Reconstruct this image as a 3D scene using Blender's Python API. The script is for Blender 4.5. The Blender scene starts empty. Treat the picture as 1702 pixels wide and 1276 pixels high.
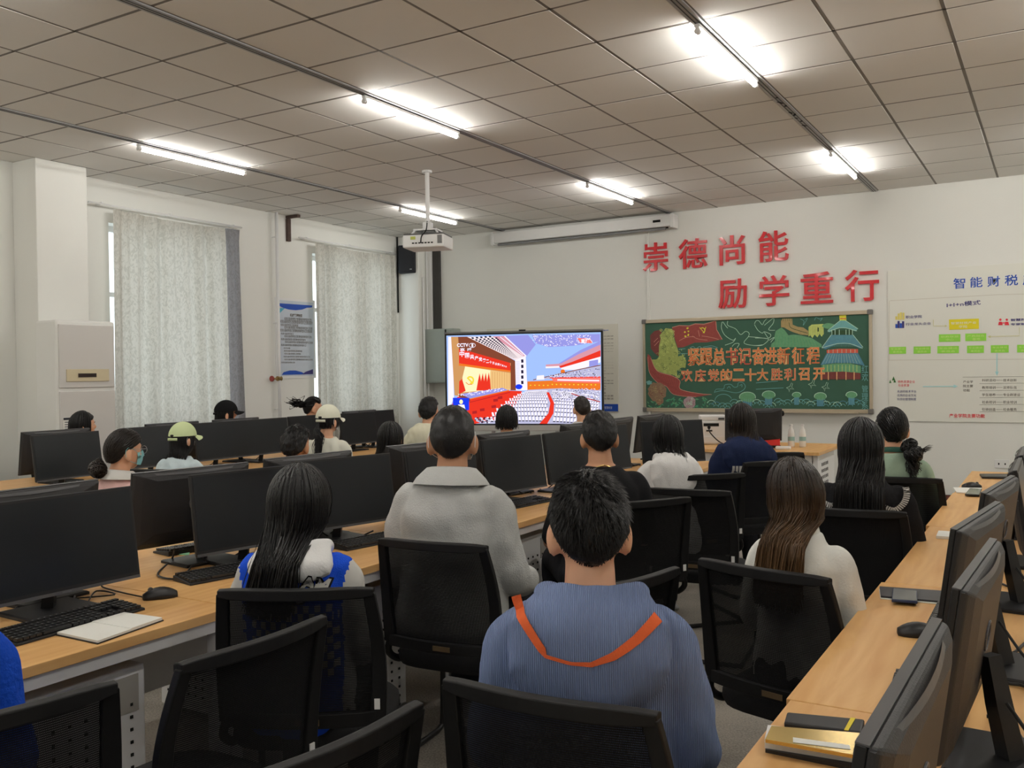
import bpy, bmesh, math, random
import numpy as np
from mathutils import Vector, Matrix, noise
from mathutils.bvhtree import BVHTree
PI = math.pi
S = bpy.context.scene
C = S.collection
random.seed(7); RNG = np.random.default_rng(7)

# ------------------------------------------------------------------ camera, world, light, exposure
F = 1525.29
YAW, PITCH, ROLL = -0.536583, -0.0117707, -0.0138297
CAM = np.array([1.76506, -5.09333, 1.49644])
_f = np.array([math.sin(YAW)*math.cos(PITCH), math.cos(YAW)*math.cos(PITCH), math.sin(PITCH)])
_r = np.array([math.cos(YAW), -math.sin(YAW), 0.0]); _u = np.cross(_r, _f)
RT = _r*math.cos(ROLL)+_u*math.sin(ROLL); UP = -_r*math.sin(ROLL)+_u*math.cos(ROLL); FW = _f
cd = bpy.data.cameras.new('camera'); cam = bpy.data.objects.new('camera', cd); C.objects.link(cam)
cd.sensor_fit = 'HORIZONTAL'; cd.sensor_width = 36.0; cd.lens = 36.0*F/1702; cd.clip_start = .05; cd.clip_end = 200
m = Matrix.Identity(4)
for i in range(3):
    m[i][0], m[i][1], m[i][2], m[i][3] = RT[i], UP[i], -FW[i], CAM[i]
cam.matrix_world = m
S.camera = cam
S.view_settings.view_transform = 'Standard'; S.view_settings.look = 'None'
S.view_settings.gamma = 1; S.view_settings.use_curve_mapping = False
S.view_settings.exposure = 0.0
TUBE_E = 86.0; SKY_E = 2.6; TV_E = 1.1
W = bpy.data.worlds.new('sky'); S.world = W; W.use_nodes = True
nt = W.node_tree; nt.nodes.clear()
bg = nt.nodes.new('ShaderNodeBackground'); out = nt.nodes.new('ShaderNodeOutputWorld')
bg.inputs[0].default_value = (.86, .93, 1, 1); bg.inputs[1].default_value = SKY_E
nt.links.new(bg.outputs[0], out.inputs[0])
S.cycles.use_denoising = True; S.cycles.max_bounces = 8; S.cycles.diffuse_bounces = 4
S.cycles.transparent_max_bounces = 16; S.cycles.sample_clamp_indirect = 6; S.cycles.caustics_reflective = False; S.cycles.caustics_refractive = False

# ------------------------------------------------------------------ measuring helpers (photo pixel -> point on a real plane)
def ray(u, v):
    return RT*((u-851)/F) + UP*(-(v-638)/F) + FW
def on(ax, val, u, v):
    d = ray(u, v); t = (val-CAM[ax])/d[ax]; return CAM + d*t
def dep(t, u, v): return CAM + ray(u, v)*t
class Plane:
    def __init__(s, o, r, u=(0, 0, 1)):
        s.o = np.array(o, float); s.r = np.array(r, float)/np.linalg.norm(r); s.u = np.array(u, float); s.n = np.cross(s.r, s.u)
    def uv(s, px, py):
        d = ray(px, py); t = ((s.o-CAM)@s.n)/(d@s.n); q = CAM+d*t-s.o
        return (float(q@s.r), float(q@s.u))
    def to3(s, a, b, off=0.0): return tuple(s.o+s.r*a+s.u*b+s.n*off)

# ------------------------------------------------------------------ materials
def lin(c): return tuple(((x/255)/12.92 if x/255 <= .04045 else ((x/255+.055)/1.055)**2.4) for x in c)
def alb(*c):
    return tuple(min(.86, x/0.55) for x in lin(c))
MATS = {}
def mat(name, col, rough=.6, metal=0, var=.06, vs=6, bump=0, bs=60, spec=.4, emit=0, kind='noise', coat=0, sc=(1, 1, 1)):
    if name in MATS: return MATS[name]
    M = bpy.data.materials.new(name); M.use_nodes = True; n = M.node_tree.nodes; l = M.node_tree.links
    p = n['Principled BSDF']; p.inputs['Roughness'].default_value = rough; p.inputs['Metallic'].default_value = metal
    p.inputs['Specular IOR Level'].default_value = spec
    if coat: p.inputs['Coat Weight'].default_value = coat
    tc = n.new('ShaderNodeTexCoord'); mp = n.new('ShaderNodeMapping'); mp.inputs['Scale'].default_value = sc
    l.new(tc.outputs['Object'], mp.inputs[0])
    if var > 0:
        t = n.new('ShaderNodeTexNoise'); t.inputs['Scale'].default_value = vs; t.inputs['Detail'].default_value = 4
        l.new(mp.outputs[0], t.inputs['Vector'])
        r = n.new('ShaderNodeMapRange'); r.inputs[3].default_value = 1-var*1.5; r.inputs[4].default_value = 1+var*1.5
        l.new(t.outputs['Fac'], r.inputs[0])
        x = n.new('ShaderNodeMix'); x.data_type = 'RGBA'; x.blend_type = 'MULTIPLY'; x.inputs[0].default_value = 1
        x.inputs[6].default_value = (*col, 1); l.new(r.outputs[0], x.inputs[7]); l.new(x.outputs[2], p.inputs['Base Color'])
    else: p.inputs['Base Color'].default_value = (*col, 1)
    if bump:
        if kind == 'wave':
            b = n.new('ShaderNodeTexWave'); b.inputs['Scale'].default_value = bs; b.inputs['Distortion'].default_value = .6; b.bands_direction = 'X'
        else:
            b = n.new('ShaderNodeTexNoise'); b.inputs['Scale'].default_value = bs; b.inputs['Detail'].default_value = 3
        l.new(mp.outputs[0], b.inputs['Vector'])
        bb = n.new('ShaderNodeBump'); bb.inputs['Strength'].default_value = bump; bb.inputs['Distance'].default_value = .01
        l.new(b.outputs['Fac'], bb.inputs['Height']); l.new(bb.outputs[0], p.inputs['Normal'])
    if emit:
        p.inputs['Emission Color'].default_value = (*col, 1); p.inputs['Emission Strength'].default_value = emit
    M.diffuse_color = (*col, 1); MATS[name] = M
    return M
def emis(name, col, e):
    if name in MATS: return MATS[name]
    M = bpy.data.materials.new(name); M.use_nodes = True; n = M.node_tree.nodes; l = M.node_tree.links; n.clear()
    em = n.new('ShaderNodeEmission'); em.inputs[0].default_value = (*col, 1); em.inputs[1].default_value = e
    o = n.new('ShaderNodeOutputMaterial'); l.new(em.outputs[0], o.inputs[0]); MATS[name] = M; return M

wall_m = mat('painted_wall', alb(192, 188, 179), .75, var=.025, vs=1.2, bump=.05, bs=90)
tile_m = mat('ceiling_tile', (.80, .78, .745), .8, var=.04, vs=.9, bump=.04, bs=80)
grid_m = mat('ceiling_bar', (.2, .18, .16), .6)
rail_m = mat('aluminium_rail', (.42, .42, .43), .45, metal=.2)
rail_d = mat('rail_groove', (.07, .07, .07), .6)
white_steel = mat('white_steel', alb(190, 188, 184), .4, var=.02)
white_plastic = mat('white_plastic', alb(188, 186, 182), .45, var=.02)
black_plastic = mat('black_plastic', (.012, .012, .013), .42, spec=.35)
black_screen = mat('dark_screen', (.008, .010, .013), .30, spec=.3, var=.1, vs=3)
grey_back = mat('monitor_back', (.022, .022, .024), .5, bump=.1, bs=300)
edge_grey = mat('monitor_edge', (.075, .075, .08), .38)
logo_m = mat('grey_logo', (.10, .10, .11), .3)
silver_m = mat('silver_trim', (.55, .55, .56), .3, metal=.6)
dark_hole = mat('dark_hole', (.01, .01, .01), .9)
chair_frame = mat('chair_frame_plastic', (.0075, .0075, .008), .55, spec=.25)
chair_seat = mat('chair_seat_fabric', (.007, .007, .008), .9, bump=.3, bs=250)
steel_black = mat('black_steel', (.012, .012, .012), .35)
paper_m = mat('paper', alb(205, 200, 178), .8, var=.02)
skirt_m = mat('skirting_tile', alb(85, 45, 38), .35, var=.15, vs=8)
def wood():
    M = bpy.data.materials.new('oak_laminate'); M.use_nodes = True; n = M.node_tree.nodes; l = M.node_tree.links; p = n['Principled BSDF']
    tc = n.new('ShaderNodeTexCoord'); mp = n.new('ShaderNodeMapping'); mp.inputs['Scale'].default_value = (9, 1.1, 9); l.new(tc.outputs['Object'], mp.inputs[0])
    a = n.new('ShaderNodeTexNoise'); a.inputs['Scale'].default_value = 1.6; a.inputs['Detail'].default_value = 6; a.inputs['Distortion'].default_value = 1.4; l.new(mp.outputs[0], a.inputs['Vector'])
    w = n.new('ShaderNodeTexWave'); w.inputs['Scale'].default_value = .8; w.inputs['Distortion'].default_value = 9; w.inputs['Detail'].default_value = 3; w.inputs['Detail Scale'].default_value = .7; l.new(mp.outputs[0], w.inputs['Vector'])
    mx = n.new('ShaderNodeMix'); mx.inputs[0].default_value = .12; l.new(a.outputs['Fac'], mx.inputs[2]); l.new(w.outputs['Fac'], mx.inputs[3])
    r = n.new('ShaderNodeValToRGB'); r.color_ramp.elements[0].position = .25; r.color_ramp.elements[0].color = (*alb(166, 122, 74), 1)
    r.color_ramp.elements[1].position = .8; r.color_ramp.elements[1].color = (*alb(188, 148, 98), 1)
    l.new(mx.outputs[0], r.inputs[0]); l.new(r.outputs[0], p.inputs['Base Color']); p.inputs['Roughness'].default_value = .42; p.inputs['Specular IOR Level'].default_value = .35
    return M
wood_m = wood()
def floor_mat():
    M = bpy.data.materials.new('terrazzo_floor'); M.use_nodes = True; n = M.node_tree.nodes; l = M.node_tree.links; p = n['Principled BSDF']
    tc = n.new('ShaderNodeTexCoord')
    a = n.new('ShaderNodeTexNoise'); a.inputs['Scale'].default_value = 120; l.new(tc.outputs['Object'], a.inputs['Vector'])
    b = n.new('ShaderNodeTexNoise'); b.inputs['Scale'].default_value = 2.2; b.inputs['Detail'].default_value = 5; l.new(tc.outputs['Object'], b.inputs['Vector'])
    r = n.new('ShaderNodeValToRGB'); r.color_ramp.elements[0].position = .4; r.color_ramp.elements[0].color = (.22, .20, .17, 1); r.color_ramp.elements[1].position = .6; r.color_ramp.elements[1].color = (.5, .46, .40, 1)
    mx = n.new('ShaderNodeMix'); mx.inputs[0].default_value = .5; l.new(a.outputs['Fac'], mx.inputs[2]); l.new(b.outputs['Fac'], mx.inputs[3])
    l.new(mx.outputs[0], r.inputs[0]); l.new(r.outputs[0], p.inputs['Base Color']); p.inputs['Roughness'].default_value = .35
    return M
def mesh_mat():
    M = bpy.data.materials.new('chair_mesh_net'); M.use_nodes = True; n = M.node_tree.nodes; l = M.node_tree.links; p = n['Principled BSDF']; o = n['Material Output']
    p.inputs['Base Color'].default_value = (.006, .006, .0065, 1); p.inputs['Roughness'].default_value = .7; p.inputs['Specular IOR Level'].default_value = .2
    tc = n.new('ShaderNodeTexCoord'); w = n.new('ShaderNodeTexWave'); w.inputs['Scale'].default_value = 110; w.bands_direction = 'X'; l.new(tc.outputs['Object'], w.inputs['Vector'])
    w2 = n.new('ShaderNodeTexWave'); w2.inputs['Scale'].default_value = 65; w2.bands_direction = 'Z'; l.new(tc.outputs['Object'], w2.inputs['Vector'])
    mu = n.new('ShaderNodeMath'); mu.operation = 'MULTIPLY'; l.new(w.outputs['Fac'], mu.inputs[0]); l.new(w2.outputs['Fac'], mu.inputs[1])
    r = n.new('ShaderNodeMapRange'); r.inputs[1].default_value = .3; r.inputs[2].default_value = .8; r.inputs[3].default_value = 0; r.inputs[4].default_value = .30; l.new(mu.outputs[0], r.inputs[0])
    t = n.new('ShaderNodeBsdfTransparent'); mx = n.new('ShaderNodeMixShader'); l.new(r.outputs[0], mx.inputs[0]); l.new(p.outputs[0], mx.inputs[1]); l.new(t.outputs[0], mx.inputs[2]); l.new(mx.outputs[0], o.inputs[0])
    return M
net_m = mesh_mat()
def curtain_mat(name, c, tr):
    M = bpy.data.materials.new(name); M.use_nodes = True; n = M.node_tree.nodes; l = M.node_tree.links; n.clear()
    o = n.new('ShaderNodeOutputMaterial'); tc = n.new('ShaderNodeTexCoord')
    mp = n.new('ShaderNodeMapping'); mp.inputs['Scale'].default_value = (1, 1, .6); l.new(tc.outputs['Object'], mp.inputs[0])
    a = n.new('ShaderNodeTexNoise'); a.inputs['Scale'].default_value = 26; a.inputs['Detail'].default_value = 3; a.inputs['Distortion'].default_value = 2.0; l.new(mp.outputs[0], a.inputs['Vector'])
    r = n.new('ShaderNodeValToRGB'); r.color_ramp.elements[0].position = .42; r.color_ramp.elements[0].color = (c[0]*.84, c[1]*.84, c[2]*.83, 1); r.color_ramp.elements[1].position = .52; r.color_ramp.elements[1].color = (*c, 1)
    l.new(a.outputs['Fac'], r.inputs[0])
    d = n.new('ShaderNodeBsdfDiffuse'); t = n.new('ShaderNodeBsdfTranslucent'); l.new(r.outputs[0], d.inputs[0]); l.new(r.outputs[0], t.inputs[0])
    mx = n.new('ShaderNodeMixShader'); mx.inputs[0].default_value = tr; l.new(d.outputs[0], mx.inputs[1]); l.new(t.outputs[0], mx.inputs[2]); l.new(mx.outputs[0], o.inputs[0])
    return M
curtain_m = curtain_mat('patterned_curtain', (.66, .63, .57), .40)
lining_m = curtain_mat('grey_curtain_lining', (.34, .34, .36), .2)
def glass_mat():
    M = bpy.data.materials.new('window_glass'); M.use_nodes = True; n = M.node_tree.nodes; l = M.node_tree.links; n.clear()
    o = n.new('ShaderNodeOutputMaterial'); t = n.new('ShaderNodeBsdfTransparent'); t.inputs[0].default_value = (.93, .96, .95, 1)
    g = n.new('ShaderNodeBsdfGlossy'); g.inputs['Roughness'].default_value = .05; mx = n.new('ShaderNodeMixShader'); mx.inputs[0].default_value = .07
    l.new(t.outputs[0], mx.inputs[1]); l.new(g.outputs[0], mx.inputs[2]); l.new(mx.outputs[0], o.inputs[0]); return M
glass_m = glass_mat()

# ------------------------------------------------------------------ mesh builder
class MB:
    def __init__(s): s.v = []; s.f = []; s.m = []
    def add(s, vs, fs, mi=0):
        b = len(s.v); s.v += [tuple(map(float, p)) for p in vs]
        for f in fs: s.f.append(tuple(b+i for i in f)); s.m.append(mi)
        return s
    def box(s, c, d, mi=0, rz=0, rx=0, ry=0):
        R = Matrix.Rotation(rz, 3, 'Z') @ Matrix.Rotation(ry, 3, 'Y') @ Matrix.Rotation(rx, 3, 'X')
        vs = [Vector(c)+R @ Vector((x*d[0]/2, y*d[1]/2, z*d[2]/2)) for x in (-1, 1) for y in (-1, 1) for z in (-1, 1)]
        return s.add(vs, [(0, 1, 3, 2), (4, 6, 7, 5), (0, 4, 5, 1), (2, 3, 7, 6), (0, 2, 6, 4), (1, 5, 7, 3)], mi)
    def bb(s, x0, x1, y0, y1, z0, z1, mi=0): return s.box(((x0+x1)/2, (y0+y1)/2, (z0+z1)/2), (x1-x0, y1-y0, z1-z0), mi)
    def rings(s, R, mi=0, cap=True, closed=True):
        n = len(R[0]); vs = [p for r in R for p in r]; fs = []
        for i in range(len(R)-1):
            for j in range(n if closed else n-1):
                a = i*n+j; b = i*n+(j+1) % n; fs.append((a, b, b+n, a+n))
        if cap and closed:
            fs.append(tuple(range(n-1, -1, -1))); k = (len(R)-1)*n; fs.append(tuple(range(k, k+n)))
        return s.add(vs, fs, mi)
    def tube(s, P, r, n=8, mi=0, cap=True):
        P = [Vector(p) for p in P]; R = []
        rr = r if hasattr(r, '__len__') else [r]*len(P)
        up = Vector((0, 0, 1)); x = None
        for i, p in enumerate(P):
            d = (P[min(i+1, len(P)-1)]-P[max(i-1, 0)]).normalized()
            if x is None: x = d.cross(up if abs(d.z) < .9 else Vector((1, 0, 0))).normalized()
            else: x = (x-d*x.dot(d)).normalized()
            y = d.cross(x)
            R.append([p+(x*math.cos(2*PI*k/n)+y*math.sin(2*PI*k/n))*rr[i] for k in range(n)])
        return s.rings(R, mi, cap)
    def ell(s, c, r, nu=20, nv=12, mi=0, rot=None):
        R = []
        for i in range(nv+1):
            t = PI*(i/nv)*.998+.001*PI
            ring = []
            for j in range(nu):
                a = 2*PI*j/nu; q = Vector((r[0]*math.sin(t)*math.cos(a), r[1]*math.sin(t)*math.sin(a), -r[2]*math.cos(t)))
                if rot: q = rot @ q
                ring.append(Vector(c)+q)
            R.append(ring)
        return s.rings(R, mi)
    def cyl(s, p0, p1, r, n=16, mi=0, r1=None): return s.tube([p0, p1], [r, r if r1 is None else r1], n, mi)
    def mesh(s, name, mats, smooth=False):
        me = bpy.data.meshes.new(name); me.from_pydata(s.v, [], s.f)
        for x in (mats if isinstance(mats, (list, tuple)) else [mats]): me.materials.append(x)
        if any(s.m): me.polygons.foreach_set('material_index', s.m)
        if smooth: me.polygons.foreach_set('use_smooth', [True]*len(s.f))
        bm = bmesh.new(); bm.from_mesh(me); bmesh.ops.recalc_face_normals(bm, faces=bm.faces) if len(s.f) < 60000 else None; bm.to_mesh(me); bm.free()
        me.update(); return me
    def build(s, name, mats, parent=None, smooth=False, bevel=0, seg=2):
        o = bpy.data.objects.new(name, s.mesh(name, mats, smooth)); C.objects.link(o)
        if parent is not None: o.parent = parent
        if bevel:
            b = o.modifiers.new('bevel', 'BEVEL'); b.width = bevel; b.segments = seg; b.limit_method = 'ANGLE'
            if smooth is False and seg > 1:
                pass
        return o
def curve(P, n=8):
    P = [Vector(p) for p in P]; out = []
    for i in range(len(P)-1):
        p0 = P[max(i-1, 0)]; p1 = P[i]; p2 = P[i+1]; p3 = P[min(i+2, len(P)-1)]
        for k in range(n):
            t = k/n; out.append(.5*((2*p1)+(p2-p0)*t+(2*p0-5*p1+4*p2-p3)*t*t+(3*p1-3*p2+p3-p0)*t**3))
    out.append(P[-1]); return out
def tag(o, label=None, cat=None, group=None, kind=None):
    if label: o['label'] = label
    if cat: o['category'] = cat
    if group: o['group'] = group
    if kind: o['kind'] = kind
    return o
def thing(name, label, cat, loc=(0, 0, 0), rz=0, group=None):
    o = bpy.data.objects.new(name, None); C.objects.link(o); o.empty_display_size = .1
    o.location = loc; o.rotation_euler = (0, 0, rz); return tag(o, label, cat, group)
def struct(o): o['kind'] = 'structure'; return o
def dup(root, loc, rz, label, group=None):
    r = root.copy(); C.objects.link(r); r.location = loc; r.rotation_euler = (0, 0, rz); r['label'] = label
    if group: r['group'] = group
    for ch in list(root.children):
        c = ch.copy(); C.objects.link(c); c.parent = r
        for g in list(ch.children):
            d = g.copy(); C.objects.link(d); d.parent = c
    return r
def text_mesh(body, bold=0.0, ext=0.0):
    c = bpy.data.curves.new('t', 'FONT'); c.body = body; c.offset = bold; c.extrude = ext; c.resolution_u = 3; c.fill_mode = 'BOTH' if ext else 'FRONT'
    o = bpy.data.objects.new('t', c); C.objects.link(o)
    dg = bpy.context.evaluated_depsgraph_get(); me = bpy.data.meshes.new_from_object(o.evaluated_get(dg))
    co = np.zeros(len(me.vertices)*3); me.vertices.foreach_get('co', co); co = co.reshape(-1, 3)
    fs = [tuple(p.vertices) for p in me.polygons]
    bpy.data.objects.remove(o); bpy.data.curves.remove(c); bpy.data.meshes.remove(me); return co, fs
TXT = {}
def text_fit(mb, plane, body, box, mi=0, off=.001, bold=0.0, thick=0.0, shear=None):
    """write body into box=(u0,v0,u1,v1) on the plane"""
    key = (body, bold, bool(thick))
    if key not in TXT: TXT[key] = text_mesh(body, bold, .5 if thick else 0)
    co, fs = TXT[key]
    if len(co) == 0: return
    lo = co.min(0); hi = co.max(0); sx = (box[2]-box[0])/max(hi[0]-lo[0], 1e-6); sy = (box[3]-box[1])/max(hi[1]-lo[1], 1e-6)
    if hi[1]-lo[1] < .3*(hi[0]-lo[0]) and len(body) == 1: sy = sx; 
    vs = []
    cy = (box[1]+box[3])/2-(lo[1]+hi[1])/2*sy
    for p in co:
        a = box[0]+(p[0]-lo[0])*sx; b = cy+p[1]*sy
        if shear: b += shear*(a-box[0])
        vs.append(plane.to3(a, b, off+(thick*(p[2]+.5) if thick else 0)))
    mb.add(vs, fs, mi)
class Art:
    """flat print on a plane; coordinates through q (zoomed-view pixel) -> photo pixel -> plane"""
    def __init__(s, plane, mats): s.p = plane; s.mats = mats; s.idx = {m.name: i for i, m in enumerate(mats)}; s.mb = MB(); s.lay = 0; s.last = None; s.hold = False
    def z(s, ox, oy, sc): s.t = (ox, oy, sc); return s
    def c(s, x, y): return s.p.uv(s.t[0]+x/s.t[2], s.t[1]+y/s.t[2])
    def off(s, m):
        s.cnt = getattr(s, 'cnt', 0)+1
        if s.hold: return .0006+s.lay*.000015+(s.idx[m]+1)*.000009+(s.cnt % 9)*.000001
        s.lay += 1
        return .0006+s.lay*.000015
    def freeze(s, on):
        if s.hold and not on: s.lay += 13; s.last = None
        s.hold = on
    def poly(s, pts, m):
        o = s.off(m); s.mb.add([s.p.to3(*s.c(x, y), o) for x, y in pts], [tuple(range(len(pts)))], s.idx[m])
    def rawpoly(s, uv, m):
        o = s.off(m); s.mb.add([s.p.to3(a, b, o) for a, b in uv], [tuple(range(len(uv)))], s.idx[m])
    def line(s, pts, m, w=3, closed=False):
        w = w/s.t[2]/F*9*1.15; o = s.off(m); P = [np.array(s.c(x, y)) for x, y in pts]
        if closed: P.append(P[0])
        L = []; Rr = []
        for i, p in enumerate(P):
            d = P[min(i+1, len(P)-1)]-P[max(i-1, 0)]; d = d/(np.linalg.norm(d)+1e-9); nn = np.array([-d[1], d[0]])*w/2
            L.append(s.p.to3(*(p+nn), o)); Rr.append(s.p.to3(*(p-nn), o))
        n = len(P); s.mb.add(L+Rr, [(i, i+1, n+i+1, n+i) for i in range(n-1)], s.idx[m])
    def spl(s, pts, m, w=3): 
        q = [(p.x, p.y) for p in curve([(x, y, 0) for x, y in pts], 5)]; s.line(q, m, w)
    def blob(s, x, y, rx, ry, m, wob=.12, n=22, seed=0):
        rd = random.Random(seed+int(x*7+y)); s.poly([(x+rx*math.cos(2*PI*k/n)*(1+rd.uniform(-wob, wob)), y+ry*math.sin(2*PI*k/n)*(1+rd.uniform(-wob, wob))) for k in range(n)], m)
    def arc(s, x, y, rx, ry, a0, a1, m, w=3, n=10): s.line([(x+rx*math.cos(a0+(a1-a0)*k/n), y+ry*math.sin(a0+(a1-a0)*k/n)) for k in range(n+1)], m, w)
    def text(s, body, x0, y0, x1, y1, m, bold=0.0, shear=None):
        a, b = s.c(x0, y1); c, d = s.c(x1, y0)
        if bold > 0: s.lay += 7
        text_fit(s.mb, s.p, body, (a, b, c, d), s.idx[m], s.off(m), bold, shear=shear)
    def build(s, name, parent): return s.mb.build(name, s.mats, parent)
# ------------------------------------------------------------------ ROOM
XL, XR, YF, YB, H = -6.5, 4.8, 5.95, -8.0, 3.5
struct(MB().bb(XL-.3, XR+.3, YB-.3, YF+.3, -.1, 0).build('floor', floor_mat()))
struct(MB().bb(XL-.3, XR+.3, YF, YF+.2, 0, H+.2).build('wall_front', wall_m))
struct(MB().bb(XR, XR+.2, YB, YF, 0, H+.2).build('wall_right', wall_m))
struct(MB().bb(XL-.3, XR+.3, YB-.2, YB, 0, H+.2).build('wall_back', wall_m))
WIN = [(.84, 2.42, .9, 3.08), (3.8, 5.42, .9, 3.08)]
wl = MB(); ys = [YB]
for a, b, z0, z1 in WIN:
    wl.bb(XL-.3, XL, ys[-1], a, 0, H+.2); wl.bb(XL-.3, XL, a, b, 0, z0); wl.bb(XL-.3, XL, a, b, z1, H+.2); ys.append(b)
wl.bb(XL-.3, XL, ys[-1], YF, 0, H+.2)
struct(wl.build('wall_left', wall_m))
for i, (a, b, z0, z1) in enumerate(WIN):
    w = struct(bpy.data.objects.new('window_%d' % (i+1), None)); C.objects.link(w); w.location = (XL-.22, (a+b)/2, (z0+z1)/2)
    hy, hz = (b-a)/2, (z1-z0)/2; fr = MB()
    for s in (-1, 1):
        fr.box((0, s*(hy-.03), 0), (.07, .06, hz*2)); fr.box((0, 0, s*(hz-.03)), (.07, hy*2-.12, .06))
    fr.box((0, 0, 0), (.07, .06, hz*2-.12)); fr.box((0, 0, hz*.35), (.06, hy*2-.12, .05))
    fr.build('window_frame', white_plastic, w)
    for sy in (-1, 1):
        MB().box((0, sy*hy/2, -.3*hz), (.006, hy-.1, hz*1.25)).build('pane', glass_m, w)
        MB().box((0, sy*hy/2, .68*hz), (.006, hy-.1, hz*.55)).build('pane', glass_m, w)
    MB().box((.12, 0, -hz+.012), (.26, hy*2, .024)).build('window_sill', white_plastic, w)
struct(MB().bb(XL, -6.14, -.15, .36, 0, H).build('trim_1', wall_m, bevel=.008))
struct(MB().bb(XL, -6.14, 5.6, YF, 0, H).build('trim_2', wall_m, bevel=.008))
sk = struct(MB().bb(XL, XR, YF-.012, YF, 0, .1).build('baseboard_front', dark_hole))
tm = MB().bb(-.148, .148, -.006, .006, -.048, .048).mesh('skirting_tile', skirt_m)
for k in range(37):
    o = bpy.data.objects.new('skirting_tile', tm); C.objects.link(o); o.parent = sk; o.location = (XL+.16+.3*k, YF-.016, .05)
struct(MB().bb(XL, XL+.012, YB, YF, 0, .1).build('baseboard_left', skirt_m))

# ceiling: slab, bars, tiles, rails
ceil = struct(MB().bb(XL-.3, XR+.3, YB-.3, YF+.3, H+.035, H+.2).build('ceiling', tile_m))
RAILX = [-4.92, -2.46, 0.0, 2.46]; RW = .035
cols = []
for g in (-2, -1, 0, 1):
    xg = g*2.46; cols += [(xg+RW+.5975*k, xg+RW+.5975*(k+1)) for k in range(4)]
cols += [(-4.92-RW-.5975*(k+1), -4.92-RW-.5975*k) for k in range(2)]+[(XL, -4.92-RW-.5975*2)]
cols = [(a, min(b, XR)) for a, b in cols if a < XR-.1]
rows = [(.6*j, min(.6*j+.6, YF)) for j in range(-14, 10)]
tmesh = {}; far = MB(); G = .008
for a, b in cols:
    for c, d in rows:
        w, h = round(b-a-2*G, 4), round(d-c-2*G, 4)
        if c >= -3.61 and a < 2.46:
            k = (w, h)
            if k not in tmesh:
                t = MB(); t.rings([[(-w/2+e, -h/2+e, z), (w/2-e, -h/2+e, z), (w/2-e, h/2-e, z), (-w/2+e, h/2-e, z)] for e, z in ((0, .03), (0, .004), (.004, 0))]); tmesh[k] = t.mesh('ceiling_tile', tile_m)
            o = bpy.data.objects.new('ceiling_tile', tmesh[k]); C.objects.link(o); o.parent = ceil; o.location = ((a+b)/2, (c+d)/2, H+random.uniform(-.0015, .0015))
            o.rotation_euler = (random.uniform(-.002, .002), random.uniform(-.002, .002), 0)
        else: far.box(((a+b)/2, (c+d)/2, H+.015), (w, h, .03))
tag(far.build('ceiling_tile_field', tile_m, ceil), kind='stuff')
gm = MB()
for a, b in cols:
    if a > XL+.01: gm.box((a, (YB+YF)/2, H+.004), (.02, YF-YB, .006))
for c, d in rows: gm.box(((XL+XR)/2, c, H+.0035), (XR-XL, .02, .005))
tag(gm.build('ceiling_bars', grid_m, ceil), kind='stuff')
for x in RAILX:
    r = MB(); r.box((x, (YB+YF)/2, H-.002), (RW*2, YF-YB, .012)); r.build('ceiling_rail', rail_m, ceil)
    r = MB(); r.box((x-.012, (YB+YF)/2, H-.009), (.006, YF-YB, .003)); r.box((x+.012, (YB+YF)/2, H-.009), (.006, YF-YB, .003)); r.build('rail_groove', rail_d, ceil)
mk = MB()
for k, (y, l) in enumerate(((1.72, .02), (1.86, .07), (1.97, .03), (2.18, .05), (2.25, .06), (2.36, .03), (2.47, .03), (2.62, .06))): mk.box((.006*(-1)**k, y, H-.0115), (.018, l, .001), rz=.3*(-1)**k)
mk.build('rail_stamp', dark_hole, ceil)

# tube lights
tube_ms = {-4.92: emis('lit_tube_left', (1.0, .975, .92), TUBE_E*.62), -2.46: emis('lit_tube', (1.0, .975, .92), TUBE_E), 0.0: emis('lit_tube_right', (1.0, .975, .92), TUBE_E*1.1), 2.46: emis('lit_tube_far_right', (1.0, .975, .92), TUBE_E*2.2)}
tube_back = emis('lit_tube_back', (1.0, .975, .92), TUBE_E*1.45)
def tube_light(x, y, label):
    tube_m = tube_ms[x] if y >= 0 else tube_back
    t = thing('tube_light', label, 'ceiling light', (x-.0, y, H-.008), 0, 'ceiling tube lights')
    MB().box((0, .6, -.018), (.034, 1.2, .02)).build('batten', white_plastic, t, bevel=.003)
    MB().cyl((0, .03, -.052), (0, 1.17, -.052), .0135, 12).build('tube', tube_m, t, smooth=True)
    for yy in (.015, 1.185): MB().cyl((0, yy-.015, -.05), (0, yy+.015, -.05), .017, 12).box((0, yy, -.034), (.02, .026, .03)).build('end_cap', white_plastic, t)
    return t
TL = {(-4.92, 0): 'lit tube light near the left pillar and tall curtain', (-2.46, 0): 'lit tube light at upper centre left, between curtain wall and blackboard wall', (0, 0): 'large lit tube light at top right, nearest the viewer',
      (-4.92, 3.6): 'lit tube light seen behind the projector pole', (-2.46, 3.6): 'lit tube light just in front of the rolled projection screen', (0, 3.6): 'lit tube light on the right rail nearest the front wall'}
for x in RAILX:
    for y in (0, 3.6, -3.6, -7.2):
        tube_light(x, y, TL.get((x, y), 'lit tube light on the %s rail, %s, outside the photo' % ({-4.92: 'window-side', -2.46: 'second', 0.0: 'third', 2.46: 'rightmost'}[x], {0: 'third from the back', 3.6: 'nearest the front wall', -3.6: 'second from the back', -7.2: 'at the back of the room'}[y])))

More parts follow.
